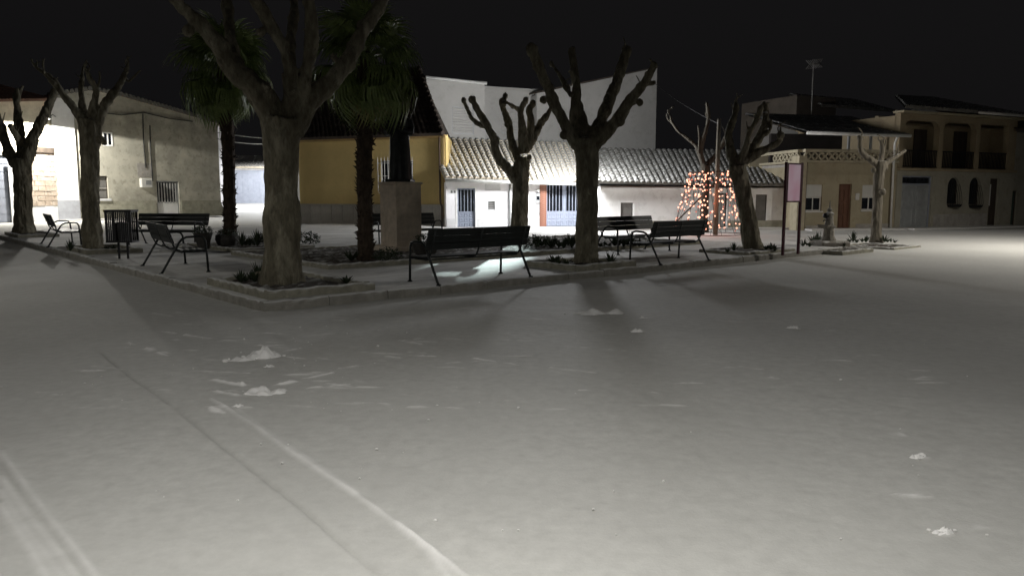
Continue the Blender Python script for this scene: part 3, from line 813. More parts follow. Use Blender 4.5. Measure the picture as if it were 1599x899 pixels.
MB().box(wn1[0]+.06,.1,(wn1[1]+wn1[3])/2-.1,wn1[2]-.06,.13,(wn1[1]+wn1[3])/2-.03).build('rail', M['plinth_grey'], f)
MB().box(wn1[0]-.1,-.12,wn1[1]-.16,wn1[2]+.1,.1,wn1[1]-.003).build('sill', M['plinth_white'], f)
simple_window(h1, wn2, fm=M['white_paint'], mullions=1, sill=False, fw=.09, y=-.03)
eb = q1(226,285.5)
bx = MB().bbox(eb[0]-.42,-.3,eb[1]-.32,eb[0]+.42,-.002,eb[1]+.32,.04).build('meter_box', M['shutter'], h1.root)
MB().box(eb[0]-.1,-.315,eb[1]-.14,eb[0]+.3,-.302,eb[1]+.16).build('box_door', M['grey_metal'], bx)
MB().box(eb[0]-.5,-.015,eb[1]+.4,eb[0]+.55,-.001,eb[1]+1.35).build('patch', M['plinth_grey'], h1.root)
for px_, pya, pyb in ((225,178,262),(235,196,283)):
    za, zb = q1(px_,pyb)[1], q1(px_,pya)[1]; xa = q1(px_,230)[0]
    MB().tube([(xa,-.05,za),(xa-.05,-.05,(za+zb)/2),(xa+.02,-.05,zb)],.04,6).build('cable_conduit', M['cable'], h1.root)
c1, c2, c3 = q1(150,175), q1(224,176), q1(300,190)
MB().tube([(c1[0],-.06,c1[1]),((c1[0]+c2[0])/2,-.08,c1[1]-.06),(c2[0],-.06,c2[1]),((c2[0]+c3[0])/2,-.07,(c2[1]+c3[1])/2-.1),(c3[0],-.06,c3[1])],.035,6).build('cable_run', M['cable'], h1.root)
# gable verge: single tiles lying along the sloping edge, and the roof plane behind
rv = MB()
for (xa,za),(xb,zb) in zip(top[:-1],top[1:]):
    rv.quad_prism([(xa-.05,-.10,za+.005),(xb+.05,-.10,zb+.005),(xb+.05,14,zb+.005),(xa-.05,14,za+.005)],(0,0,.07))
rfo = rv.build('roof', M['tile_red'], h1.root)
tm = MB().tube([(0,-.24,.02),(0,.3,.05)],[.15,.12],8).mesh('tile', M['tile_grey'])
def topz(x):
    for (xa,za),(xb,zb) in zip(top[:-1],top[1:]):
        if xa <= x <= xb: return za+(zb-za)*(x-xa)/(xb-xa)
    return top[-1][1]
rr = random.Random(9); nn = int(h1.w/.30)
for k in range(nn):
    xx_ = (k+.5)*h1.w/nn
    place('tile', tm, rfo, (xx_,rr.uniform(-.03,.02),topz(xx_)+.09), (0,0,rr.uniform(-.08,.08)))
MB().prism([(x1-.02,.0,-.05),(x1+.5,.0,-.05),(x1-.02,.0,zpl*.95)],(0,.4,0)).build('corner_buttress', M['plinth_beige'], h1.root)

# ---- block-walled house with blue garage door at the left edge
h0 = House('block_wall_house', 'house with bare earthen block wall and blue-grey garage door at the left edge', (-160,353.5), (89.5,345.1))
x0, x1 = 0.0, h0.w-.02
gd = h0.rect(-90,243,18,346); gd = (gd[0],.0,gd[2],gd[3])
br = h0.rect(44,238,89,322)
tz0, tz1 = h0.zz(170,-100), h0.zz(158,85)
h0.add('wall', wall_mesh(x0, x1, [(x0,tz0),(x1,tz1)], [gd], th=.3), M['plaster_cream'])
h0.add('side_walls', body_mesh(x0, x1, tz0-.05, tz1-.05, .3, 9), M['plaster_cream'])
go = h0.add('garage_door', MB().box(gd[0],.16,gd[1],gd[2],.2,gd[3]), M['garage_blue'])
for k in range(8):
    zz_ = gd[1]+(gd[3]-gd[1])*k/8; MB().bbox(gd[0]+.02,.13,zz_+.02,gd[2]-.02,.158,zz_+(gd[3]-gd[1])/8-.02,.01).build('panel', M['garage_blue'], go)
jx = h0.rect(18.5,255,26,347)
MB().box(jx[0],-.05,-.05,jx[2],-.001,jx[3]).build('door_jamb', M['white_paint'], h0.root)
bb = MB().box(br[0],-.03,br[1],br[2],-.001,br[3]).build('block_panel', M['mortar'], h0.root)
MB().box(br[0]-.1,-.05,-.05,br[2],-.001,br[1]-.002).build('plinth', M['plinth_white'], h0.root)
nr_, rr = 11, random.Random(2); bh = (br[3]-br[1])/nr_
for r_ in range(nr_):
    xx_ = br[0] + (0 if r_ % 2 else -.0)
    k = 0
    while xx_ < br[2]-.05:
        l = (.62 if (r_+k) % 2 else .46)*rr.uniform(.9,1.15); l = min(l, br[2]-xx_)
        p = rr.uniform(.05,.085)
        MB().bbox(xx_+.015,-p,br[1]+r_*bh+.018,xx_+l-.01,-.031,br[1]+(r_+1)*bh-.015+rr.uniform(-.01,.01),.018).build('brick', M['adobe'], bb)
        xx_ += l; k += 1
li = h0.rect(40,231,82,237)
MB().box(li[0],-.16,li[1],li[2],-.001,li[3]).build('lintel', M['wood_dark'], h0.root)
e0, e1 = Vector((x0-.3,-.45,tz0+.02)), Vector((x1,-.45,tz1+.02))
wave_roof(e0, e1, e0+Vector((0,5.5,1.3)), e1+Vector((0,5.5,1.3)), 46, .06, .08, 5, 8, 0, 5).build('roof', M['tile_red'], h0.root)

# ---- house closing the alley
pA, pB = P(330,318,85), P(450,318,86)
h7 = House('alley_house', 'bright white house with pale blue garage door at the end of the side alley', (pA.x,pA.y,0), (pB.x,pB.y,0), z=.70)
x0, x1 = 0.0, h7.w; zb7 = h7.zz(262,390)
g7 = (h7.x(355),.0,h7.x(432),h7.zz(265.5,390))
h7.add('wall', wall_mesh(x0, x1, [(x0,zb7),(x1,zb7)], [g7], th=.4, z0=-.6), M['white_wall'])
go = h7.add('garage_door', MB().box(g7[0],.2,-.3,g7[2],.28,g7[3]), M['garage_blue'])
for k in range(9):
    xx_ = g7[0]+(g7[2]-g7[0])*k/9; MB().box(xx_+.03,.17,0,xx_+(g7[2]-g7[0])/9-.03,.198,g7[3]-.03).build('panel', M['garage_blue'], go)
e0, e1 = Vector((x0-.3,-.6,zb7+.03)), Vector((x1+.3,-.6,zb7+.03)); tz = h7.pixel(390,243,4.5)[1]
wave_roof(e0, e1, Vector((x0-.3,4.5,tz)), Vector((x1+.3,4.5,tz)), 30, .09, .1, 5, 10, 0, 6).build('roof', M['tile_snow'], h7.root)

# ---- tan house with the breeze-block parapet
h5 = House('breeze_block_house', 'tan house with pierced breeze-block parapet and covered roof terrace', (1250,359.3), (1395,358.2))
x0, x1 = 0.0, h5.w
wl_ = h5.rect(1258,312,1284,329); wl_ = h5.rect(1257.5,288.5,1284.5,329.5); dr = h5.rect(1307,287.5,1330.5,357); dr = (dr[0],.0,dr[2],dr[3]); wr_ = h5.rect(1345,289,1372,328)
zpb, zpt = h5.zz(254.5,1320), h5.zz(235,1320)
h5.add('wall', wall_mesh(x0, x1, [(x0,zpb),(x1,zpb)], [wl_,dr,wr_]), M['tan_wall'])
h5.add('side_walls', body_mesh(x0, x1, zpb-.02, zpb-.02, .25, 8), M['tan_wall'])
for wr in (wl_, wr_):
    zs_ = wr[1]+(wr[3]-wr[1])*.53
    f = simple_window(h5, (wr[0],wr[1],wr[2],zs_), fm=M['shutter'], mullions=1, y=.10)
    MB().box(wr[0],.06,zs_+.003,wr[2],.12,wr[3]).build('shutter_box', M['shutter'], f)
    n_ = 8; hh = (wr[3]-zs_-.02)/n_; me = MB().bbox(wr[0]+.01,0,0,wr[2]-.01,.015,hh*.9,.004).mesh('slat', M['shutter'])
    for k in range(n_): place('slat', me, f, (0,.044,zs_+.015+k*hh))
dd = h5.add('door', frame_mb(*dr,.06,.12,.2), M['wood_door'])
MB().box(dr[0]+.06,.15,dr[1]+.02,dr[2]-.06,.18,dr[3]-.06).build('door_leaf', M['wood_door'], dd)
for i in (0,1):
    for j in (0,1,2):
        a_ = dr[0]+.13+i*(dr[2]-dr[0]-.2)/2; c_ = dr[1]+.15+j*(dr[3]-.3)/3
        MB().bbox(a_,.125,c_,a_+(dr[2]-dr[0])*.3,.149,c_+(dr[3]-.3)/3-.12,.02).build('panel', M['wood_door'], dd)
mx = h5.pixel(1338,307)
MB().bbox(mx[0]-.10,-.06,mx[1]-.16,mx[0]+.10,-.002,mx[1]+.16,.015).build('meter_box', M['shutter'], h5.root)
MB().box(dr[2]+.3,-.03,-.05,x1-.1,-.001,.28).build('plinth', M['plinth_grey'], h5.root)
MB().box(x0+.25,-.03,-.05,dr[0]-.3,-.001,.22).build('plinth', M['plinth_grey'], h5.root)
MB().box(x0+.06,-.05,h5.zz(272,1300),x1-.5,-.001,h5.zz(269.5,1300)).build('string_course', M['tan_wall'], h5.root)
MB().box(x0-.42,-.35,-.05,x0-.02,.3,zpb+.3).build('corner_pillar', M['breeze'], h5.root)
MB().tube([(x0+.1,-.09,0),(x0+.1,-.09,zpb)],.05,8).build('downpipe', M['pipe_brown'], h5.root, smooth=True)
# parapet: pierced blocks between two rails
par = MB(); par.box(x0,-.12,zpb+.003,x1,.12,zpb+.12); par.box(x0,-.14,zpt-.10,x1,.14,zpt+.04)
par = par.build('parapet', M['breeze'], h5.root)
bz0, bz1 = zpb+.122, zpt-.102; bs = bz1-bz0; nbk = max(5,round((x1-x0)/bs)); bw = (x1-x0)/nbk
def breeze():
    mb = MB(); n = 20; ro, ri = .5, .30
    def ringpt(a, r): return (math.cos(a)*r*bw, math.sin(a)*r*bs)
    vs, fs = [], []
    for y_ in (-.07,.07):
        for k in range(n):
            a_ = 2*math.pi*k/n
            vs.append((bw/2+math.cos(a_)*.5*bw, y_, bs/2+math.sin(a_)*.5*bs))
        for k in range(n):
            a_ = 2*math.pi*k/n; rr_ = 1/(abs(math.cos(a_))/.30+abs(math.sin(a_))/.36)
            rr_ = min(.34, rr_*1.0)
            vs.append((bw/2+math.cos(a_)*rr_*bw, y_, bs/2+math.sin(a_)*rr_*bs))
    for k in range(n):
        j = (k+1) % n
        fs += [(k,j,n+j,n+k), (2*n+k,3*n+k,3*n+j,2*n+j), (n+k,n+j,3*n+j,3*n+k), (j,k,2*n+k,2*n+j)]
    mb.add(vs, fs)
    mb.box(bw/2-.03,-.06,0,bw/2+.03,.06,.03); mb.box(bw/2-.03,-.06,bs-.03,bw/2+.03,.06,bs)
    return mb.mesh('breeze_block', M['breeze'])
bme = breeze()
for k in range(nbk): place('breeze_block', bme, par, (x0+k*bw,0,bz0))
# the parapet returns along the left side
sp = MB(); ylen = 4.0
sp.box(x0-.2,.16,zpb+.004,x0-.02,ylen,zpb+.12); sp.box(x0-.22,.16,zpt-.10,x0-.02,ylen,zpt+.04); sp = sp.build('side_parapet', M['breeze'], h5.root)
for k in range(7): place('breeze_block', bme, sp, (x0-.11,.18+k*bw,bz0), (0,0,R(90)))
MB().box(x0-.01,.27,zpb-.15,x1,4.0,zpb+.02).build('terrace_floor', M['plinth_grey'], h5.root)
# covered terrace: back wall, posts, windows, roof with white gutter
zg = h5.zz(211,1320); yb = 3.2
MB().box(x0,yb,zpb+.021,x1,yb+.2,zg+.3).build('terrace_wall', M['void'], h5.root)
for px_ in (1318,1352):
    xx_ = h5.x(px_,.6); MB().box(xx_-.05,.5,zpb+.021,xx_+.05,.6,zg).build('post', M['grey_metal'], h5.root)
wq = h5.rect(1353,217,1385,231,3.1)
f = h5.add('window', frame_mb(wq[0],wq[1],wq[2],wq[3],.08,3.12,3.19), M['shutter'])
MB().box(wq[0]+.08,3.15,wq[1]+.08,wq[2]-.08,3.18,wq[3]-.08).build('pane', M['glass_dark'], f)
e0, e1 = Vector((x0-.1,-.3,h5.zz(207.5,1250))), Vector((x1+.35,-.3,h5.zz(212,1395)))
wave_roof(e0, e1, e0+Vector((-.8,4.6,1.3)), e1+Vector((-.1,4.6,1.3)), 40, .03, .05, 4, 5, 0, 7).build('roof', M['awning'], h5.root)
MB().tube([e0+Vector((0,-.06,-.03)), e0.lerp(e1,.5)+Vector((0,-.06,-.03)), e1+Vector((0,-.06,-.03))],.075,8).build('gutter', M['gutter_white'], h5.root, smooth=True)
xq = h5.x(1388); MB().tube([(xq,-.3,e1.z-.05),(xq-.05,-.18,e1.z-.35),(xq-.05,-.18,zpb-.02),(xq-.02,-.18,.05)],.05,8).build('downpipe', M['gutter_white'], h5.root, smooth=True)
# pale end wall of the terrace under the sloping roof
a0, a1, a2, a3 = (h5.pixel(*p, 4.5) for p in ((1170,228),(1205,194),(1246,206),(1246,228)))
MB().prism([(a0[0],4.5,a0[1]),(a3[0],4.5,a3[1]),(a2[0],4.5,a2[1]),(a1[0],4.5,a1[1])],(0,.2,0)).build('end_wall', M['white_rear'], h5.root)
MB().box(a0[0],4.4,-.05,a3[0],4.75,a0[1]-.003).build('end_wall_base', M['tan_wall'], h5.root)

# ---- loggia house at the right
h6 = House('loggia_house', 'brownish two-storey house with railed upper loggia and arched windows', (1396,358.3), (1577,353.6))
x0, x1 = .02, h6.w
zsl = h6.zz(264,1480); ztop = h6.zz(181,1480); zl6 = h6.zz(191,1480)
gr6 = h6.rect(1404.5,275,1457,357); gr6 = (gr6[0],0.0,gr6[2],gr6[3]); aw1 = h6.rect(1478,277,1500,319); aw2 = h6.rect(1512,277,1533,320); de = h6.rect(1541,279,1561,356); de = (de[0],0.0,de[2],de[3])
h6.add('wall', wall_mesh(x0, x1, [(x0,zsl),(x1,zsl)], [gr6,aw1,aw2,de]), M['tan_grey'])
h6.add('side_walls', body_mesh(x0, x1, ztop-.1, ztop-.1, .25, 8), M['tan_dark'])
# upper loggia: arcade of piers
piers = [h6.x(p) for p in (1399,1462,1519,1569)]
ops = []
for a_, b_ in zip(piers[:-1], piers[1:]): ops.append((a_+.15, zsl+.02, b_-.15, zl6))
ops[0] = (ops[0][0]+.10, ops[0][1], ops[0][2], ops[0][3])
h6.add('loggia_wall', wall_mesh(x0, x1, [(x0,ztop),(x1,ztop)], ops, z0=zsl+.003, y0=.02, th=.3), M['tan_dark'])
for o_ in ops[:2]:       # rounded corbels in the opening corners
    for sx, xx_ in ((1,o_[0]),(-1,o_[2])):
        MB().prism([(xx_,.04,o_[3])]+[(xx_+sx*.45*(1-math.sin(a_)),.04,o_[3]-.45*(1-math.cos(a_))) for a_ in (0,.4,.8,1.2,1.57)],(0,.24,0)).build('arch_corner', M['tan_dark'], h6.root)
MB().box(x0+.05,1.3,zsl+.02,x1-.05,1.5,ztop-.02).build('loggia_back_wall', M['tan_dark'], h6.root)
for px_, w_ in ((1428,.9),(1490,1.0)):
    xx_ = h6.x(px_,1.3); MB().box(xx_-w_/2,1.24,zsl+.05,xx_+w_/2,1.298,zsl+2.0).build('balcony_door', M['wood_dark'], h6.root)
dp = h6.pixel(1556,236,1.9)
MB().lathe([(.02,-.05),(.30,-.04),(.33,0),(.30,.03),(.02,.05)],16).build('satellite_dish', M['grey_metal'], h6.root, smooth=True, loc=(dp[0],.9,dp[1]), rot=(R(75),0,R(25)))
MB().box(x0-.05,-.12,zsl-.12,x1+.05,-.001,zsl+.0).build('slab_edge', M['tan_dark'], h6.root)
for o_ in ops:
    rail = MB(); zt_ = h6.zz(236,1480)
    rail.box(o_[0],.06,zt_-.05,o_[2],.10,zt_); rail.box(o_[0],.06,zsl+.07,o_[2],.10,zsl+.11)
    rail = rail.build('railing', M['iron'], h6.root)
    n_ = int((o_[2]-o_[0])/.11); me = MB().box(-.022,0,0,.022,.016,zt_-.05-zsl-.11).mesh('baluster', M['iron'])
    for k in range(n_): place('baluster', me, rail, (o_[0]+(k+.5)*(o_[2]-o_[0])/n_,.072,zsl+.11))
zt2 = h6.zz(287.5,1430)
go = h6.add('garage_door', frame_mb(*gr6,.07,.10,.18), M['garage_blue'])
MB().box(gr6[0]+.07,.12,zt2-.04,gr6[2]-.07,.17,zt2+.03).build('transom', M['garage_blue'], go)
for k in range(4):
    wv = (gr6[2]-gr6[0]-.14)/4; MB().box(gr6[0]+.07+k*wv+.03,.15,zt2+.06,gr6[0]+.07+(k+1)*wv-.03,.17,gr6[3]-.08).build('pane', M['glass_dark'], go)
for k in (0,1):
    wv = (gr6[2]-gr6[0]-.14)/2; MB().box(gr6[0]+.07+k*wv+.012,.13,gr6[1]+.06,gr6[0]+.07+(k+1)*wv-.012,.16,zt2-.045).build('door_leaf', M['grey_metal'], go)
    for j in (0,1,2):
        MB().bbox(gr6[0]+.07+k*wv+.15,.11,.25+j*.85,gr6[0]+.07+(k+1)*wv-.15,.129,.95+j*.85 if j<2 else zt2-.12,.02).build('panel', M['grey_metal'], go)
for aw in (aw1, aw2):
    xm, w_ = (aw[0]+aw[2])/2, (aw[2]-aw[0])/2
    f = h6.add('window', frame_mb(*aw,.05,.16,.22), M['wood_dark'])
    MB().box(aw[0]+.05,.19,aw[1]+.05,aw[2]-.05,.2,aw[3]-.05).build('pane', M['glass_dark'], f)
    for sx in (-1,1):   # arch spandrels and bellied grille
        MB().prism([(xm+sx*w_,.005,aw[3])]+[(xm+sx*w_*math.sin(a_),.005,aw[3]-w_*(1-math.cos(a_))) for a_ in (0,.3,.6,.9,1.2,1.57)],(0,.15,0)).build('arch_spandrel', M['tan_grey'], f)
    for k in range(6):
        xx_ = aw[0]+.06+(aw[2]-aw[0]-.12)*k/5
        MB().tube([(xx_,-.02,aw[1]+1.0),(xx_,-.16,aw[1]+.5),(xx_,-.22,aw[1]+.05),(xx_,-.05,aw[1]-.15)],.012,5).build('grille_bar', M['iron'], f)
    MB().lathe([(.02,0),(w_*.8,.04),(w_*.95,.16)],14).build('balcony_basket', M['iron'], f, loc=(xm,.0,aw[1]-.17))
dd = h6.add('door', frame_mb(*de,.07,.12,.2), M['wood_dark'])
MB().box(de[0]+.07,.15,.02,de[2]-.07,.18,de[3]-.07).build('door_leaf', M['wood_dark'], dd)
MB().box(de[0]+.12,.10,1.1,de[0]+.24,.148,2.2).build('side_light', M['shutter'], dd)
MB().box(gr6[2]+.2,-.03,-.05,de[0]-.1,-.001,h6.zz(334,1500)).build('plinth', M['plinth_grey'], h6.root)
e0, e1 = Vector((x0-.4,-.5,h6.zz(168,1396))), Vector((x1+.5,-.5,h6.zz(182,1583)))
MB().box(x0-.2,-.3,ztop+.003,x1+.3,.3,min(e0.z,e1.z)-.09).build('cornice', M['tan_wall'], h6.root)
r0, r1 = h6.pixel(1398,150,6), h6.pixel(1455,153,6)
wave_roof(e0, e1, (r0[0],6,r0[1]), (r1[0],6,r1[1]), 34, .05, .07, 5, 12, 0, 9).build('roof', M['tile_grey'], h6.root)
MB().prism([e1+Vector((0,0,-.05)), Vector((x1+.5,9,e1.z-.05)), Vector((r1[0],6,r1[1]))],(0,0,.05)).build('roof_hip', M['tile_grey'], h6.root)
wx = h6.x(1288,7.0); wt = h6.pixel(1330,147,7.0)[1]
MB().box(wx,6.6,-.1,x0-.02,11,wt-.35).build('rear_wing_wall', M['dark_render'], h6.root)
a_, b_ = h6.pixel(1280,139,6.4), h6.pixel(1400,150,6.4)
wave_roof((a_[0],6.3,a_[1]-.9),(b_[0],6.3,b_[1]-.9),(a_[0]+.8,9.5,a_[1]+.12),(b_[0],9.5,b_[1]+.12),26,.05,.07,5,8,0,13).build('rear_wing_roof', M['tile_grey'], h6.root)
gx = h6.x(1500); MB().tube([(gx,-.56,e0.lerp(e1,.55).z-.02),(x1+.6,-.56,e1.z-.03)],.07,8).build('gutter', M['gutter_white'], h6.root, smooth=True)

# ---- dim house beyond at the right edge
h8 = House('edge_house', 'dim house with dark green door at the far right edge', (1578.5,354), (1700,350))
x0, x1 = .25, h8.w; zt = h8.zz(205,1600); d8 = h8.rect(1586,298,1600,352); d8 = (d8[0]+.1,0.0,d8[2]+.3,d8[3])
h8.add('wall', wall_mesh(x0, x1, [(x0,zt),(x1,zt)], [d8], y0=.5), M['tan_grey'])
h8.add('side_walls', body_mesh(x0, x1, zt-.05, zt-.05, .75, 8), M['tan_grey'])
dd = h8.add('door', frame_mb(*d8,.07,.6,.7), M['wood_dark']); MB().box(d8[0]+.07,.63,.02,d8[2]-.07,.66,d8[3]-.07).build('door_leaf', mat('green_door',(.05,.075,.06)), dd)
wave_roof((x0-.3,.1,zt+.05),(x1,.1,zt+.05),(x0-.3,6,zt+2),(x1,6,zt+2),20,.05,.07,5,8,0,3).build('roof', M['tile_dark'], h8.root)

# narrow raised pavement in front of the houses
def pavement(name, pts, w, m, h=.09):
    mb = MB()
    for a, b in zip(pts[:-1], pts[1:]):
        d = Vector((b[0]-a[0], b[1]-a[1], 0)).normalized(); n = Vector((d.y,-d.x,0))
        A, B = Vector((a[0],a[1],-.05)), Vector((b[0],b[1],-.05))
        mb.prism([A+n*w, B+n*w, B-n*.05, A-n*.05], (0,0,h+.05))
    return tag(mb.build(name, m), kind='structure')
for h, w_ in ((h2,1.3),(h3,1.0),(h4,.9),(h5,1.0),(h6,1.1),(h1,1.2)):
    pavement('pavement', [h.world(0,0,0), h.world(h.w,0,0)], w_, M['snow_street'], .085)

# ------------------------------------------------------------------ street lamps and one added spot (the night's only light besides the town glow)
def lamp_light(parent, loc, power, col, spot=None, size=.12, blend=.35, aim=None):
    ld = bpy.data.lights.new('lamp_light', 'SPOT' if spot else 'POINT')
    ld.energy = power; ld.color = col; ld.shadow_soft_size = size
    if spot: ld.spot_size = R(spot); ld.spot_blend = blend
    lo = bpy.data.objects.new('lamp_light', ld); COL.objects.link(lo)
    lo.parent = parent; lo.location = loc
    if aim is not None: lo.rotation_euler = Vector(aim).to_track_quat('-Z','Y').to_euler()
    return lo
def lamp_head(parent, at, ang, ln=.62):
    """flat LED luminaire seen from the side, glass underneath; at = centre of the glass"""
    c, s_ = math.cos(ang), math.sin(ang)
    hd = MB().bbox(-ln/2,-.14,.012,ln/2,.14,.11,.03).build('lamp_head', M['lamp_body'], parent, loc=at, rot=(0,0,ang))
    MB().box(-ln*.38,-.10,-.004,ln*.38,.10,.010).build('lamp_glass', M['lamp_led'], hd)
    return hd
def pole_lamp(label, foot, head, power, col, spot=160, name='street_lamp', size=.12, blend=.35, point=False):
    root = thing(name, label, 'street lamp', foot, 0, 'street lamps')
    f = Vector(foot); hd = Vector(head)-f; top = hd.z+.12
    ang = math.atan2(hd.y, hd.x)
    MB().tube([(0,0,0),(0,0,.9),(0,0,.92),(0,0,top-.3)],[.085,.08,.06,.05],10).build('pole', M['lamp_body'], root, smooth=True)
    MB().lathe([(.16,0),(.16,.04),(.1,.08)],12).build('base', M['lamp_body'], root)
    MB().tube([(0,0,top-.35),(hd.x*.12,hd.y*.12,top-.06),(hd.x*.45,hd.y*.45,top-.02),(hd.x*.86,hd.y*.86,top-.06)],.032,8).build('arm', M['lamp_body'], root, smooth=True)
    lamp_head(root, hd, ang, .42 if point else .62)
    lamp_light(root, (hd.x,hd.y,hd.z-.05), power, col, None if point else spot, size, blend)
    return root
# over the photographer
pole_lamp('tall street lamp behind the photographer, lighting the open snow', (-1.7,-1.3,0), (-.1,1.2,4.05), POW_FRONT, (1,.98,.935), 170, blend=.15)
# off to the left of the picture, over the left road
pole_lamp('street lamp beyond the left edge, by the left road', (-15.5,9.5,0), (-14.2,10.0,5.6), POW_LEFT, (1,.97,.90), 172, blend=.3)
# off to the right of the picture
pole_lamp('street lamp beyond the right edge of the square, over a bright patch of snow', (19.2,22.8,0), (17.6,22.0,6.4), POW_RIGHT, (1,.95,.86), 178, blend=.65)
# behind the branches of the small pollarded tree, before the white house
LW = P(886,205,34.5)
pole_lamp('street lamp half hidden by the wide-forked tree before the white house', (P(906,340,34.9).x,34.9,0), LW, POW_WHITE, (.97,.98,1.0), None, point=True, size=.6)
# added spot hidden behind the forked crown, put in to light a paving patch
fl_at = Vector(h3b.world(H3(868,167,.35)[0], .35, H3(868,167,.35)[1])); fl_to = G(766,399,ZP); fd = fl_to-fl_at
fl = thing('floodlight', 'small floodlight high on the tall white house, beaming down across the square', 'lamp', fl_at, math.atan2(fd.y,fd.x))
MB().bbox(-.12,-.12,-.09,.03,.12,.09,.015).build('housing', M['lamp_body'], fl)
MB().box(.031,-.09,-.06,.035,.09,.06).build('glass', M['lamp_led'], fl)
MB().tube([(-.12,0,0),(-.25,.0,.02),(-.36,.0,.02)],.02,6).build('bracket', M['lamp_body'], fl)
_l = lamp_light(fl, (.08,0,0), POW_ADDED_FLOOD, (.82,1.0,.97), 4.9, .06, .9); _l.rotation_euler = (Matrix.Rotation(-fl.rotation_euler.z,3,'Z') @ fd).to_track_quat('-Z','Y').to_euler()  # narrow teal beam added to make the bright patch by the middle bench
# bracket lamp on the corner of the stucco house
LC = P(73,185.5,46.9); wc = h1.world(.25,-.16,LC.z+.35)
root = thing('wall_lamp', 'glaring wall lamp on the white corner of the stucco house', 'street lamp', wc, 0, 'street lamps')
d = LC-wc
MB().tube([(0,0,0),(d.x*.3,d.y*.3,.05),(d.x*.8,d.y*.8,d.z+.10)],.035,8).build('bracket', M['lamp_body'], root, smooth=True)
lamp_head(root, d, math.atan2(d.y,d.x), .8)
lamp_light(root, (d.x,d.y,d.z-.06), POW_CORNER, (1,.97,.90), 172, .12, .06)
# in the side alley, behind the big trunk
LA = P(446,214,76); fa = (LA.x+1.6, 76.6, .4)
pole_lamp('street lamp in the side alley, hidden by the big trunk', fa, LA, POW_ALLEY, (.97,.98,1.0), 165, blend=.2)

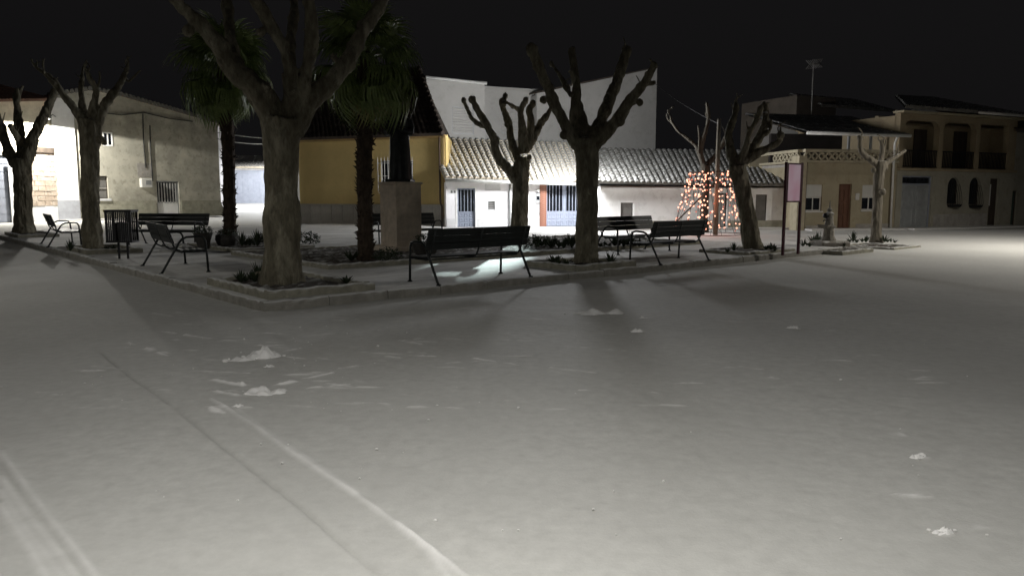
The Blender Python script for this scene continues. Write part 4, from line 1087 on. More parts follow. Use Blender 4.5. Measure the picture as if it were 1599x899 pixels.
# ------------------------------------------------------------------ bare pollarded plane trees
def smooth_path(pts, rads, k=4):
    out, ro = [], []
    n = len(pts)
    for i in range(n-1):
        p0, p1, p2, p3 = pts[max(i-1,0)], pts[i], pts[i+1], pts[min(i+2,n-1)]
        for j in range(k):
            t = j/k
            out.append(.5*((2*p1)+(p2-p0)*t+(2*p0-5*p1+4*p2-p3)*t*t+(3*p1-p0-3*p2+p3)*t**3))
            ro.append(rads[i]+(rads[i+1]-rads[i])*t)
    out.append(pts[-1]); ro.append(rads[-1])
    return out, ro
def pollard(label, base, trunk, limbs, fork_py, knobs=(), twigs=(), voxel=.03, m='bark', group='bare pollarded trees on the square', seed=1, rough=.17, z=ZP, shoots=0, shoot_len=1.0):
    """base pixel of the foot; trunk/limbs as pixel paths with pixel radii measured at the tree's own depth; limbs also spread in depth"""
    b = G(*base, z); Y = b.y; u = PXM(Y); rr = random.Random(seed)
    root = thing('pollarded_tree', label, 'tree', b, 0, group)
    mb = MB(); auto = []; twigs = list(twigs)
    def run(path, radii, dys, knuckle=1.0):
        pts = [P(px,py,Y+dy)-b for (px,py),dy in zip(path,dys)]
        rads = [r*u for r in radii]
        pp, ro = smooth_path(pts, rads, 4)
        ro = [r*(1+.03*math.sin(i*.9+seed)+rr.uniform(-.03,.03)) for i,r in enumerate(ro)]
        mb.tube(pp, ro, 9)
        return pts, rads
    tp = [(p[0],p[1]) for p in trunk]; tr = [p[2] for p in trunk]
    pts, rads = run(tp, tr, [0]*len(tp))
    mb.tube([pts[0]-Vector((0,0,.25)), pts[0]+Vector((0,0,.02))],[rads[0]*1.15,rads[0]],9)
    for k in range(6):                                  # root flare
        a = k*math.pi/3+rr.uniform(-.3,.3)
        q = pts[0]+Vector((math.cos(a),math.sin(a),0))*rads[0]*rr.uniform(.72,.92)
        mb.tube([q-Vector((0,0,.15)), q*.55+pts[0]*.45+Vector((0,0,rads[0]*.8)), pts[0]+Vector((0,0,rads[0]*2.4))],[rads[0]*.34,rads[0]*.34,rads[0]*.2],7)
    for li in limbs:
        path = [(p[0],p[1]) for p in li['p']]; rad = [p[2] for p in li['p']]
        n = len(path); dz = li.get('d', 0)
        ps, rs = run(path, rad, [dz*(i/(n-1)) for i in range(n)])
        for i in range(2, n-1):                          # swollen knuckles of old cuts
            if rr.random() < .75:
                a = rr.uniform(0, 6.28)
                mb.ball(ps[i]+Vector((math.cos(a),math.sin(a)*.6,rr.uniform(-.2,.5)))*rs[i]*.55, rs[i]*rr.uniform(.62,.9), 8, 6)
        if li.get('k', 1): mb.ball(ps[-1], rs[-1]*1.28*li.get('k',1), 9, 6, (1,1,1.15))
        if shoots and li.get('k',1) is not None:
            for j in range(shoots):
                i = rr.randint(max(1,n-3), n-1); q = Vector((path[i][0], path[i][1])); h_ = rr.uniform(9,26)*shoot_len
                auto.append(dict(p=[(q.x,q.y,1.3),(q.x+rr.uniform(-5,5),q.y-h_*.5,1.0),(q.x+rr.uniform(-9,9),q.y-h_,.6)], d=dz*i/(n-1)))
        for j in range(li.get('t', 0)):                  # short cut stubs
            i = rr.randint(1, n-1); a = rr.uniform(0, 6.28)
            d = Vector((math.cos(a), math.sin(a), rr.uniform(.2,1.1))).normalized()*rs[i]*rr.uniform(1.8,3.0)
            mb.tube([ps[i], ps[i]+d*.6, ps[i]+d],[rs[i]*.5,rs[i]*.42,rs[i]*.40],6)
    for px, py, r, dy in knobs:
        mb.ball(P(px,py,Y+dy)-b, r*u*.82, 9, 6)
    me = mb.mesh('tmp', None)
    o = bpy.data.objects.new('tmp', me); COL.objects.link(o)
    md = o.modifiers.new('r', 'REMESH'); md.mode = 'VOXEL'; md.voxel_size = voxel
    dg = bpy.context.evaluated_depsgraph_get(); ev = o.evaluated_get(dg)
    m2 = bpy.data.meshes.new_from_object(ev)
    bpy.data.objects.remove(o); bpy.data.meshes.remove(me)
    n = len(m2.vertices); co = np.empty(n*3, np.float32); m2.vertices.foreach_get('co', co); co = co.reshape(-1,3)
    no = np.empty(n*3, np.float32); m2.vertices.foreach_get('normal', no); no = no.reshape(-1,3)
    q = co*np.array([7,7,3.2])
    an_ = np.arctan2(co[:,1], co[:,0])*6; nz_ = (vnoise(q[:,0]+q[:,1]*.6, q[:,2]+q[:,1]*.8, seed)-.5) + .45*(vnoise(co[:,0]*26+co[:,1]*19, co[:,2]*5+co[:,1]*9, seed+5)-.5) + .5*(vnoise(q[:,0]*2.3-q[:,1], q[:,2]*2.1+q[:,1]*1.4, seed+3)-.5)
    co = co + no*(nz_*rough*rads[0]*.9)[:,None]
    m2.vertices.foreach_set('co', co.astype(np.float32).ravel()); m2.update()
    vn = np.empty(n*3, np.float32); m2.vertices.foreach_get('normal', vn); vn = vn.reshape(-1,3)
    pol = np.empty(len(m2.polygons)*4, np.int32); m2.loops.foreach_get('vertex_index', pol); pol = pol.reshape(-1,4)
    zf = (P(trunk[-1][0], fork_py, Y)-b).z
    zc = co[pol].mean(1)[:,2]
    for nm, sel in (('trunk', zc < zf), ('crown', zc >= zf)):
        ff = pol[sel]; used, invx = np.unique(ff, return_inverse=True); ff = invx.reshape(-1,4)
        vs = co[used]; fl = ff.tolist(); nv = vn[used]
        twigs_ = twigs + auto
        if nm == 'crown' and twigs_:
            tb = MB()
            for tw in twigs_:
                pts_ = [P(p[0],p[1],Y+tw.get('d',0))-b for p in tw['p']]; rs_ = [p[2]*u for p in tw['p']]
                pp, ro = smooth_path(pts_, rs_, 3); tb.tube(pp, ro, 6)
            off = len(vs); vs = np.concatenate([vs, np.array(tb.v)]); nv = np.concatenate([nv, np.zeros((len(tb.v),3))]); fl += [tuple(off+i for i in f) for f in tb.f]
        mm = bpy.data.meshes.new(nm); mm.from_pydata([tuple(v) for v in vs], [], fl)
        mm.polygons.foreach_set('use_smooth', [True]*len(mm.polygons)); mm.materials.append(M[m]); mm.update()
        mm.normals_split_custom_set_from_vertices([tuple(v) for v in nv.tolist()])
        place(nm, mm, root)
    bpy.data.meshes.remove(m2)
    return root, b

# big tree in the foreground
t3, B3 = pollard('big thick-trunked bare tree nearest the kerb corner, branches leaving the top of the picture', (440,446),
    [(440,446,36),(441,425,31),(441,390,28.5),(441,340,27.5),(440,290,26),(439,245,26),(440,210,29),(441,185,33)],
    [dict(p=[(432,205,20),(420,165,18),(398,135,17),(363,108,15),(342,72,13),(316,40,11),(290,18,9.5),(277,2,9),(268,-22,8),(262,-60,6)], d=-1.0, t=3),
     dict(p=[(420,185,15),(398,150,12),(382,125,12),(366,92,11),(358,42,9),(355,0,9),(350,-50,7)], d=1.6, t=2),
     dict(p=[(448,185,16),(456,152,11),(452,111,9.5),(441,72,9),(424,44,9),(410,20,9),(396,-4,9),(385,-40,7)], d=-.7, t=2),
     dict(p=[(452,190,14),(455,130,10),(452,72,8),(459,30,8),(460,-10,7),(464,-50,6)], d=1.4, t=1),
     dict(p=[(463,190,14),(473,150,11),(480,110,9.5),(487,58,9.5),(482,5,9),(480,-45,8)], d=-.4, t=2),
     dict(p=[(456,205,20),(482,160,18),(510,134,15),(538,104,13),(555,74,12),(571,42,11),(588,17,10),(601,-4,10),(612,-40,8)], d=.8, t=3)],
    188, knobs=[(294,48,11,-.6),(408,50,9,-.5),(560,68,10,.5),(405,430,9,0)], voxel=.026, seed=3, rough=.13)
# tree with the forked crown, right of the middle bench
t5, B5 = pollard('bare tree right of the middle bench, its wide forked crown against the tall white house', (915,413),
    [(915,413,22),(915,395,19),(916,360,17),(917,300,16.5),(917,262,17.5),(916,235,20),(914,215,19)],
    [dict(p=[(902,228,11),(884,196,9.5),(868,167,9),(855,138,8.5),(842,106,8),(831,78,7)], d=-.6, t=2),
     dict(p=[(906,215,10),(897,185,8),(901,148,7),(897,118,6.5),(893,82,5)], d=.5, t=2),
     dict(p=[(917,214,8),(909,180,6),(900,155,6)], d=.4, k=.6),
     dict(p=[(893,150,4.5),(882,133,4),(870,112,3.5),(861,100,3)], d=.6),
     dict(p=[(924,215,11),(942,182,9.5),(956,146,9),(967,117,8.5),(978,80,7)], d=.9, t=3),
     dict(p=[(930,222,12),(950,202,10),(967,184,9),(984,158,8),(1002,136,7),(1014,116,6),(1021,103,4.5)], d=-.7, t=3)],
    226, knobs=[(881,211,8,-.2),(848,156,7,-.5),(869,155,6,-.3),(998,160,7,-.6),(968,190,9,-.3),(924,298,8,-.3)], voxel=.026, seed=7, shoots=1)
# small pollard before the lamp
t4, B4 = pollard('small pollarded tree with knobbly fists before the white house door', (811,367.5),
    [(811,367.5,15),(811,352,14),(812,320,13.2),(813,285,12.8),(814,262,13),(816,245,11)],
    [dict(p=[(806,282,9),(792,262,7.5),(777,244,7),(771,217,6.5),(757,191,5.5),(746,173,5),(738,156,4.5)], d=-.5),
     dict(p=[(760,198,3.5),(741,190,3.5),(730,172,3.2),(724,157,3)], d=-.6, k=1.2),
     dict(p=[(809,250,7),(800,224,6),(795,195,5.5),(787,174,5),(785,160,5)], d=.5),
     dict(p=[(786,165,4),(789,150,3.6)], d=.5),
     dict(p=[(788,158,3.2),(800,166,3.2),(813,173,3.6)], d=.4, k=0),
     dict(p=[(816,240,8),(816,200,6.5),(813,175,5),(821,157,4)], d=-.3),
     dict(p=[(820,238,8),(829,198,6),(827,174,5),(832,162,4.5)], d=.3),
     dict(p=[(820,236,8),(834,212,6.5),(845,192,5.5),(857,176,4.5),(863,163,4)], d=.7)],
    258, knobs=[(826,246,5,-.4),(831,194,6,.2)], voxel=.024, seed=11)
# two trees on the left
t2, B2 = pollard('bare tree standing beside the litter bin, thin shoots above', (146,391),
    [(146,391,17),(145,375,15.5),(143,340,14),(141,300,13),(140,260,12.5),(140,225,14),(140,200,17),(141,186,18)],
    [dict(p=[(131,190,8),(116,170,6),(101,152,5.5),(86,131,5),(68,113,3.6),(58,106,2.8),(52,100,2.2)], d=-.5, k=0),
     dict(p=[(133,185,7),(129,165,5),(127,140,4),(128,118,3)], d=.4, k=0),
     dict(p=[(142,182,7),(148,158,5),(151,142,4.2),(143,127,3.2),(136,113,2.4)], d=-.4, k=0),
     dict(p=[(152,188,9),(165,163,7),(178,145,5.5),(188,130,4.6),(196,116,3.6),(199,104,2.6)], d=.5, k=0)],
    204, knobs=[(158,218,8,-.2),(163,222,6,-.2)],
    twigs=[dict(p=[(86,131,3),(72,118,2.2),(67,106,1.8),(68,92,1.6)], d=-.4), dict(p=[(69,114,2.6),(58,107,2),(51,98,1.6),(49,92,1.2)], d=-.5),
           dict(p=[(135,114,2.2),(133,104,1.7),(136,99,1.3)], d=-.4), dict(p=[(199,106,2.2),(200,96,1.8),(199,88,1.4)], d=.5),
           dict(p=[(195,120,2.6),(201,127,2),(210,119,1.8),(219,110,1.4)], d=.5), dict(p=[(128,120,2.4),(130,105,1.5)], d=.4), dict(p=[(150,143,2.4),(156,125,1.8),(155,112,1.4)], d=-.2)],
    voxel=.024, seed=15, shoots=2)
t1, B1 = pollard('bare tree at the far left, before the block-walled house', (38,366),
    [(38,366,17),(37,350,14.5),(36,310,13),(35,275,13),(35,248,15)],
    [dict(p=[(26,258,9),(12,232,8),(1,200,7),(-10,168,6)], d=-.3),
     dict(p=[(37,250,8),(33,218,7),(29,190,6),(27,165,4.6),(29,142,3.4)], d=.4),
     dict(p=[(42,250,10),(54,210,8.5),(66,188,7.5),(78,162,6),(86,142,4.5)], d=.4, t=1),
     dict(p=[(34,225,5),(24,212,4.6),(16,198,4)], d=-.6)],
    242, knobs=[(10,240,8,-.2),(52,238,6,.1)], twigs=[dict(p=[(29,150,3),(33,140,2.2),(36,134,1.6)],d=.4), dict(p=[(25,170,2.6),(22,158,2),(21,146,1.6)],d=.3)], voxel=.028, seed=19, shoots=2)
# leaning tree by the string lights
t6, B6 = pollard('dark leaning bare tree beside the string lights', (1176,391),
    [(1176,391,17),(1173,375,15),(1168,340,13.5),(1161,305,12.5),(1155,280,13),(1152,258,14)],
    [dict(p=[(1155,262,10),(1168,240,8.5),(1181,222,7.5),(1193,200,6.5),(1196,180,5),(1194,165,4)], d=.5, t=2),
     dict(p=[(1160,256,8),(1180,240,6.5),(1204,229,5.5),(1217,221,4.6),(1219,211,4.2)], d=-.5),
     dict(p=[(1149,262,9),(1141,235,7),(1138,208,5.5),(1146,186,5),(1150,166,4)], d=.6, t=1),
     dict(p=[(1154,256,8),(1164,232,6),(1171,206,5),(1182,186,4.5),(1188,170,4)], d=-.4, t=1),
     dict(p=[(1175,234,4.5),(1188,215,3.8),(1202,204,3.2),(1204,190,2.6)], d=.2)],
    268, knobs=[(1143,262,7,-.2)], voxel=.024, seed=23, shoots=3)
t7, B7 = pollard('faint spindly tree inside the string lights', (1099,363),
    [(1099,363,8),(1099,340,6.5),(1101,300,6),(1102,272,6.5),(1102,258,7)],
    [dict(p=[(1100,262,4.5),(1094,235,4),(1100,210,3.5),(1106,185,3.2),(1104,162,2.6)], d=-.4, k=.7),
     dict(p=[(1097,256,3.8),(1088,230,3),(1076,218,2.6),(1060,206,2.2),(1050,192,2),(1046,180,1.6)], d=.4, k=0),
     dict(p=[(1106,256,4.5),(1122,236,3.6),(1134,214,3.2),(1142,196,2.6),(1146,182,2)], d=.3, k=.7)],
    255, twigs=[dict(p=[(1091,240,2),(1092,215,1.6),(1090,196,1.2)],d=-.2), dict(p=[(1051,194,1.6),(1043,186,1.2),(1041,178,1)],d=.4)], m='bark_dark', voxel=.034, seed=27, z=0, shoots=2)
t8, B8 = pollard('slim pale-trunked bare tree before the breeze-block house', (1368,379),
    [(1368,379,11),(1368,368,9),(1369,340,7.5),(1371,300,7),(1373,270,8),(1375,252,9)],
    [dict(p=[(1370,258,5.5),(1358,248,4.8),(1347,240,4.2),(1343,228,3.8),(1343,216,3.4)], d=-.2),
     dict(p=[(1379,258,4.8),(1391,250,4),(1402,243,3),(1414,235,2)], d=.3, k=0),
     dict(p=[(1375,252,4.5),(1378,235,3.6),(1376,222,2.8)], d=.2)],
    248, knobs=[(1382,262,6,0),(1364,266,5,-.1),(1378,300,6,-.2)], m='bark_pale', voxel=.022, seed=31, z=.02, shoots=3, shoot_len=.7)

# ------------------------------------------------------------------ fan palms
def frond_mesh(seed, dry=False, droop=0.0):
    rr = random.Random(seed); mb = MB(); n = 34
    L = .60
    mb.tube([(0,0,0),(0,.30,.05),(0,.62,.02-.06*droop)],[.020,.014,.011],5)
    c = Vector((0,.62,.02-.06*droop))
    for k in range(n):
        a = R(-138 + 276*k/(n-1)); l = L*(1-.22*abs(a)/R(138))*rr.uniform(.85,1.08)
        d = Vector((math.sin(a), math.cos(a), 0)); s_ = Vector((d.y,-d.x,0))
        w0, w1 = .010, .026
        bend = rr.uniform(.05,.22)+.55*droop
        p0 = c+d*.02; p1 = c+d*l*.55+Vector((0,0,.05-bend*.12)); p2 = c+d*l*(.82-.1*droop)+Vector((0,0,-.02-bend*.30)); p3 = c+d*l*(1-.22*droop)+Vector((0,0,-.10-bend*.75))
        if rr.random() < .25: p3 = p3+Vector((rr.uniform(-.06,.06),rr.uniform(-.06,.06),-.12))
        f_ = Vector((0,0,.010))
        vs = [p0-s_*w0,p0+s_*w0,p1-s_*w1,p1-f_,p1+s_*w1,p2-s_*w1*.7,p2-f_,p2+s_*w1*.7,p3]
        mb.add(vs, [(0,1,3,2),(1,4,3),(2,3,6,5),(3,4,7,6),(5,6,8),(6,7,8)])
    me = bpy.data.meshes.new('frond'); me.from_pydata(mb.v, [], mb.f); me.materials.append(M['frond_dry'] if dry else M['frond']); me.update()
    return me
FR = [frond_mesh(40+i, droop=d) for i,d in enumerate((0,.15,.3,.6,.85,1.1))]
FD = [frond_mesh(60, True, 1.1), frond_mesh(61, True, .9)]
def palm(label, base, trunk, crown, scale, seed, nfr=40):
    b = G(*base, ZP); Y = b.y; u = PXM(Y); rr = random.Random(seed)
    root = thing('fan_palm', label, 'palm tree', b, 0, 'fan palms on the square')
    pts = [P(px,py,Y)-b for px,py,r in trunk]; rads = [r*u for _,_,r in trunk]
    pp, ro = smooth_path(pts, rads, 6)
    pp = [pp[0]-Vector((0,0,.2))]+pp; ro = [ro[0]]+ro
    ro = [r*rr.uniform(.92,1.08) for r in ro]
    mb = MB().tube(pp, ro, 12)
    for k in range(420):                                # shaggy old leaf bases
        i = rr.uniform(1, len(pp)-1.01); j = int(i); p = pp[j].lerp(pp[j+1], i-j); r_ = ro[j]
        a = rr.uniform(0, 6.28); d = Vector((math.cos(a), math.sin(a), 0)); s_ = Vector((-d.y,d.x,0))
        l = rr.uniform(.03,.10); w_ = rr.uniform(.010,.03); up = rr.uniform(-.1,.14)
        q = p+d*r_*.92
        mb.add([q-s_*w_, q+s_*w_, q+d*l+Vector((0,0,up)), q-Vector((0,0,.06))], [(0,1,2),(1,3,2),(3,0,2)])
    mb.build('trunk', M['palm_trunk'], root)
    c = P(*crown, Y)-b
    MB().ball(c-Vector((0,0,.15)), .20*scale, 10, 8, (1,1,1.8)).build('crown_heart', M['palm_trunk'], root, smooth=True)
    for k in range(nfr):
        el = 82 - 150*((k+.5)/nfr)**.9; az = k*137.5+rr.uniform(-14,14)
        dr = 1.0 if el < -20 else (.6 if el < 12 else .2)
        me = FR[0 if el > 55 else 1 if el > 35 else 2 if el > 10 else 3 if el > -10 else 4 if el > -35 else 5] if not (el < -45 and rr.random() < .5) else rr.choice(FD)
        o = place('frond', me, root, c + Vector((0,0,.16*math.sin(R(el)))))
        o.rotation_euler = (R(el), rr.uniform(-.35,.35), R(az)); sc = scale*rr.uniform(.86,1.12); o.scale = (sc,sc,sc)
    return root, b
p2, PB2 = palm('fan palm beside the statue, trunk dark against the yellow wall', (572,409), [(572,409,15),(571,390,12.5),(570,340,12),(569,290,11.5),(569,240,12.5),(571,190,13),(573,165,12)], (574,98), 1.10, 5, 36)
p1, PB1 = palm('fan palm at the left, before the side alley', (358,386), [(360,386,10),(359,350,9.5),(358,300,9.5),(357,250,9.5),(355,200,10),(353,150,9)], (352,110), 1.22, 8, 36)

# ------------------------------------------------------------------ beds on the square
bT3 = bed('tree_bed', 'bordered bed round the big foreground tree at the kerb corner', .20, .30, 1.95, 2.75)
bT5 = bed('tree_bed', 'bordered bed round the wide-forked tree right of the middle bench', 6.45, .22, 8.25, 1.75)
bT2 = bed('tree_bed', 'bordered bed round the tree beside the litter bin', .22, 11.3, 1.55, 13.6)
bT1 = bed('tree_bed', 'bordered bed round the tree at the far left', .22, 21.4, 1.5, 24.4)
bT6 = bed('tree_bed', 'bordered bed round the dark leaning tree', 12.6, .22, 14.9, 1.7, h=.08)
bFO = bed('fountain_bed', 'low bordered bed under the little stone fountain', 16.0, -.55, 17.9, 1.5, h=.08, z=.03)
bT8 = bed('tree_bed', 'low bordered bed round the slim pale tree', 19.2, -.6, 21.2, 1.3, h=.06, z=.0, fl=.02)
bLG = bed('long_bed', 'long bordered bed in the middle of the square, holding statue and palm', 2.95, 3.75, 15.6, 8.9, h=.10)
bP1 = bed('palm_bed', 'bordered bed under the left fan palm and round pot', 3.3, 9.6, 5.6, 13.2, h=.10)

def rosette(n, L, w, lift, seed, curl=.3, tip=.0):
    rr = random.Random(seed); mb = MB()
    for k in range(n):
        a = 2*math.pi*k/n*2.4+rr.uniform(-.3,.3); l = L*rr.uniform(.65,1.15); e = lift*rr.uniform(.7,1.25)
        d = Vector((math.cos(a),math.sin(a),0)); s_ = Vector((-d.y,d.x,0)); c, z = math.cos(e), math.sin(e)
        p1 = d*l*.5*c+Vector((0,0,l*.5*z)); p2 = d*l*c+Vector((0,0,l*z-curl*l*.3*c))
        mb.add([d*.01-s_*w*.4, d*.01+s_*w*.4, p1+s_*w, p1-Vector((0,0,.012)), p1-s_*w, p2],[(0,1,2,3),(0,3,4),(3,2,5),(4,3,5)])
    return mb.mesh('plant', M['plant'])
PLM = [rosette(16,.20,.020,.95,1), rosette(22,.26,.016,1.1,2,.2), rosette(13,.17,.026,.8,3,.5), rosette(26,.16,.014,1.2,4,.1)]
AGV = rosette(30,.34,.028,.75,9,.0)
BSH = MB()
_r = random.Random(4)
for k in range(420):
    a, e, q = _r.uniform(0,6.28), math.asin(_r.uniform(-.5,1)), _r.uniform(.55,1)**.4
    c = Vector((math.cos(a)*math.cos(e), math.sin(a)*math.cos(e), math.sin(e)*.85))*q
    t1_ = Vector((_r.gauss(0,1),_r.gauss(0,1),_r.gauss(0,1))).normalized(); t2_ = t1_.cross(c+Vector((.01,.02,.03))).normalized()
    BSH.add([c, c+t1_*.13+t2_*.05, c+t1_*.24, c+t1_*.13-t2_*.05],[(0,1,2,3)])
BSH = BSH.mesh('bush', M['plant'])
def plant(px, py, me, label, group, z=.20, sc=1.0, seed=0):
    g_ = G(px, py, z); o = place('plant', me, None, g_, (0,0,seed*1.3))
    o.scale = (sc,sc,sc*random.Random(seed+px).uniform(.85,1.25)); tag(o, label, 'plant', group); return o
k = 0
ORD = 'first second third fourth fifth sixth seventh eighth ninth tenth eleventh twelfth thirteenth fourteenth fifteenth sixteenth seventeenth eighteenth nineteenth twentieth'.split()
def plants(pts, label, group, z, sc=1.0, mes=None):
    global k
    pts = sorted(pts)
    for i_, p in enumerate(pts):
        k += 1; n_ = len(pts)
        w_ = ('left' if i_ == 0 else 'right') if n_ == 2 else (('leftmost','middle','rightmost')[i_] if n_ == 3 else ORD[i_]+' from the left')
        plant(p[0], p[1], (mes or PLM)[k % len(mes or PLM)], w_ + ' of the ' + label, group, z, sc*(p[2] if len(p) > 2 else 1), k)
plants([(377,441),(384,440,.7),(392,437,1.1),(398,440),(404,436,1.1)], 'leafy tufts at the left foot of the big tree', 'tufts left of the big tree', .20)
plant(541,443,PLM[2],'lone low plant in the right half of the big tree bed',None,.20,1.0,3)
plants([(866,412,1.2),(872,414,.8),(884,415,.9)], 'dark plants left of the wide-forked tree', 'plants left of the wide-forked tree', .20, 1.25)
plant(953,412,PLM[1],'spiky dark plant right of the wide-forked tree, in its bed',None,.20,1.1,5)
plants([(110,392),(166,390),(178,391)], 'low plants in the litter bin tree bed', 'plants in the litter bin tree bed', .20)
plants([(1146,392),(1136,394,.8)], 'dark plants left of the leaning tree', 'plants left of the leaning tree', .18)
plants([(1196,390,1.3),(1204,391,1.2),(1210,392)], 'dark plants right of the leaning tree', 'plants right of the leaning tree', .18)
plants([(1254,385),(1260,383),(1264,386),(1270,381,1.5),(1277,382,1.3),(1311,383),(1318,385,.9)], 'small plants round the stone fountain', 'plants round the stone fountain', .12)
plants([(1326,379),(1332,377.5,1.2),(1338,379),(1346,378,1.1),(1352,378,1.2),(1381,378,1.1),(1386,378),(1391,378,.9),(1397,379,.8)], 'small plants under the slim pale tree', 'plants round the slim pale tree', .06)
plants([(838,382,1.0),(846,384,1.2),(853,381),(860,386,1.4),(866,383,1.1),(873,386,1.3),(880,388,1.2),(887,383,1.3),(893,387,1.4),(938,386,1),(944,384,.8),(951,386,.9),(960,385,1.1),(967,383,1.3),(974,385,1.4),(979,383,1.5),(985,384,1.2),(992,384,1.4),(998,385,1.1),(1012,384,.9)],
       'leafy plants in the long bed row', 'row of plants in the long bed', .20, 1.2)
plant(549,407,AGV,'spiky rosette plant at the left foot of the palm beside the statue',None,.20,1.0,2)
for (px_,py_,sc_,lb) in ((606,405,.34,'low round bush in the long bed before the pedestal'),(840,384,.42,'dark bush in the long bed right of the small pollarded tree'),
                      (411,378,.36,'dark bush seen left of the big trunk'),(479,377,.40,'low dark bush seen right of the big trunk')):
    o = place('bush', BSH, None, G(px_,py_,.20)+Vector((0,0,.06)), (0,0,px_)); o.scale = (sc_,sc_,sc_*.7); tag(o, lb, 'bush')
plants([(378,384,1.2),(384,383),(390,384,1.5),(397,383,1.1),(402,384,1.3)], 'upright plants right of the left palm', 'plants right of the left palm', .20, 1.15)

# ------------------------------------------------------------------ benches
def make_bench(label, loc, rz, L=2.04, over=.10):
    root = thing('bench', label, 'bench', loc, rz, 'dark benches on the square')
    for sx in (-L/2, L/2):
        fr = [(sx,-.40,0),(sx,-.34,.10),(sx,-.06,.58),(sx,0,.655),(sx,.08,.69),(sx,.30,.70),(sx,.38,.68),(sx,.42,.61),(sx,.44,.30),(sx,.45,0)]
        o = MB().tube([Vector(p) for p in fr], .022, 8).build('leg_frame', M['bench'], root, smooth=True)
        for y_ in (-.40,.45): MB().lathe([(.045,0),(.045,.012),(.025,.03)],8,(sx,y_,0)).build('foot', M['bench'], o)
    for sx in (-L/2+.03, 0, L/2-.03):
        br = [(sx,.44,.415),(sx,.20,.405),(sx,-.02,.41),(sx,-.10,.45),(sx,-.15,.53),(sx,-.22,.72),(sx,-.29,.93)]
        MB().tube([Vector(p) for p in br], .017, 6).build('bracket', M['bench'], root, smooth=True)
    cross = MB().tube([(-L/2,-.01,.40),(L/2,-.01,.40)],.014,6).tube([(-L/2,.435,.40),(L/2,.435,.40)],.014,6).build('seat', M['bench'], root)
    sm = MB().bbox(-L/2-over*.3,0,0,L/2+over*.3,.108,.028,.006).mesh('slat', M['bench'])
    for q in range(4): place('slat', sm, cross, (0,.00+q*.112,.425))
    back = MB().box(-L/2,-.232,.70,L/2,-.222,.73).build('backrest', M['bench'], root)
    bm_ = MB().bbox(-L/2-over,0,0,L/2+over,.026,.118,.006).mesh('slat', M['bench'])
    for q in range(3): place('slat', bm_, back, (0,-.175-q*.040,.575+q*.120), (R(18.5),0,0))
    return root
make_bench('long dark bench in the middle foreground at the kerb, seen from behind', ST(4.04,.46), A_PL, 2.06)
make_bench('dark bench beside the litter bin, seen from behind at an angle', ST(.66,6.0), A_PL-R(90)-R(7), 2.15)
make_bench('dark bench at the far left between two bare trees', ST(.52,16.1), A_PL-R(90)-R(5), 2.1)
make_bench('dark bench just left of the leaning tree, before the string lights', ST(9.68,.40), A_PL, 1.78)
make_bench('dark bench right of the wide-forked tree, behind the bed', ST(11.35,2.95), A_PL+R(180), 2.1)
make_bench('dark bench partly hidden behind the statue pedestal', ST(8.85,10.0), A_PL+R(175), 2.2)
_c = P(264,338,23.2); make_bench('dark bench across the square behind the litter bin', (_c.x,_c.y,ZP), R(172), 2.15)

# ------------------------------------------------------------------ litter bin on two posts
lb = thing('litter_bin', 'dark slatted litter bin on two thin posts', 'litter bin', ST(.60,9.38), R(4))
for sx in (-.10,.10): MB().tube([(sx,0,0),(sx,0,.5)],.028,8).build('post', M['iron'], lb)
MB().box(-.14,-.014,.16,.14,.014,.20).build('cross_bar', M['iron'], lb)
bb_ = MB().box(-.30,-.2,.39,.30,.2,.43); bb_.build('tray', M['iron'], lb)
rim = frame_mb(-.31,-.21,.31,.21,.03,0,.05)
MB().quad_prism([(-.31,-.21,1.10),(.31,-.21,1.10),(.31,.21,1.10),(-.31,.21,1.10)],(0,0,.05)).build('lid', M['iron'], lb)
for sx in (-.295,.265): 
    for sy in (-.195,.165): MB().box(sx,sy,.43,sx+.03,sy+.03,1.10).build('corner_post', M['iron'], lb)
sl = MB().box(-.017,0,.43,.017,.008,1.10).mesh('slat', M['iron'])
for q in range(13):
    if q in (5,6): continue
    place('slat', sl, lb, (-.25+q*.0417,-.197,0)); place('slat', sl, lb, (-.25+q*.0417,.187,0))
MB().lathe([(.15,.435),(.17,.7),(.16,.84),(.12,.86)],14).build('bin_liner', M['iron'], lb)
# ------------------------------------------------------------------ pots
def pot(name, label, px, py, prof, m, z=ZP, bush=None, bz=0, shape=1.0):
    c = G(px,py,z); root = thing(name, label, 'plant pot', c, .3)
    MB().lathe(prof,18).build('pot', m, root, smooth=False)
    MB().lathe([(prof[-1][0]*.93,prof[-1][1]-.06),(.01,prof[-1][1]-.03)],18).build('soil', M['soil'], root)
    if bush: 
        o = place('shrub', BSH, root, (0,0,bz)); o.scale = (bush,bush,bush*shape)
    return root
pot('planter_pot', 'tapered dark planter pot with shrub at the end of the bench', 318,389, [(.13,0),(.15,.05),(.20,.25),(.25,.42),(.27,.45)], M['pot'], bush=.27, bz=.50, shape=.75)
pot('planter_pot', 'big round dark pot with clipped shrub beside the left palm', 355,387, [(.16,0),(.26,.10),(.32,.24),(.31,.34),(.29,.38)], M['pot'], bush=.30, bz=.38, shape=.7)
pot('planter_pot', 'wide dark bowl pot with snowy plants right of the statue pedestal', 664,402, [(.16,0),(.26,.12),(.35,.32),(.37,.36)], M['pot'], bush=.27, bz=.42, shape=.7)
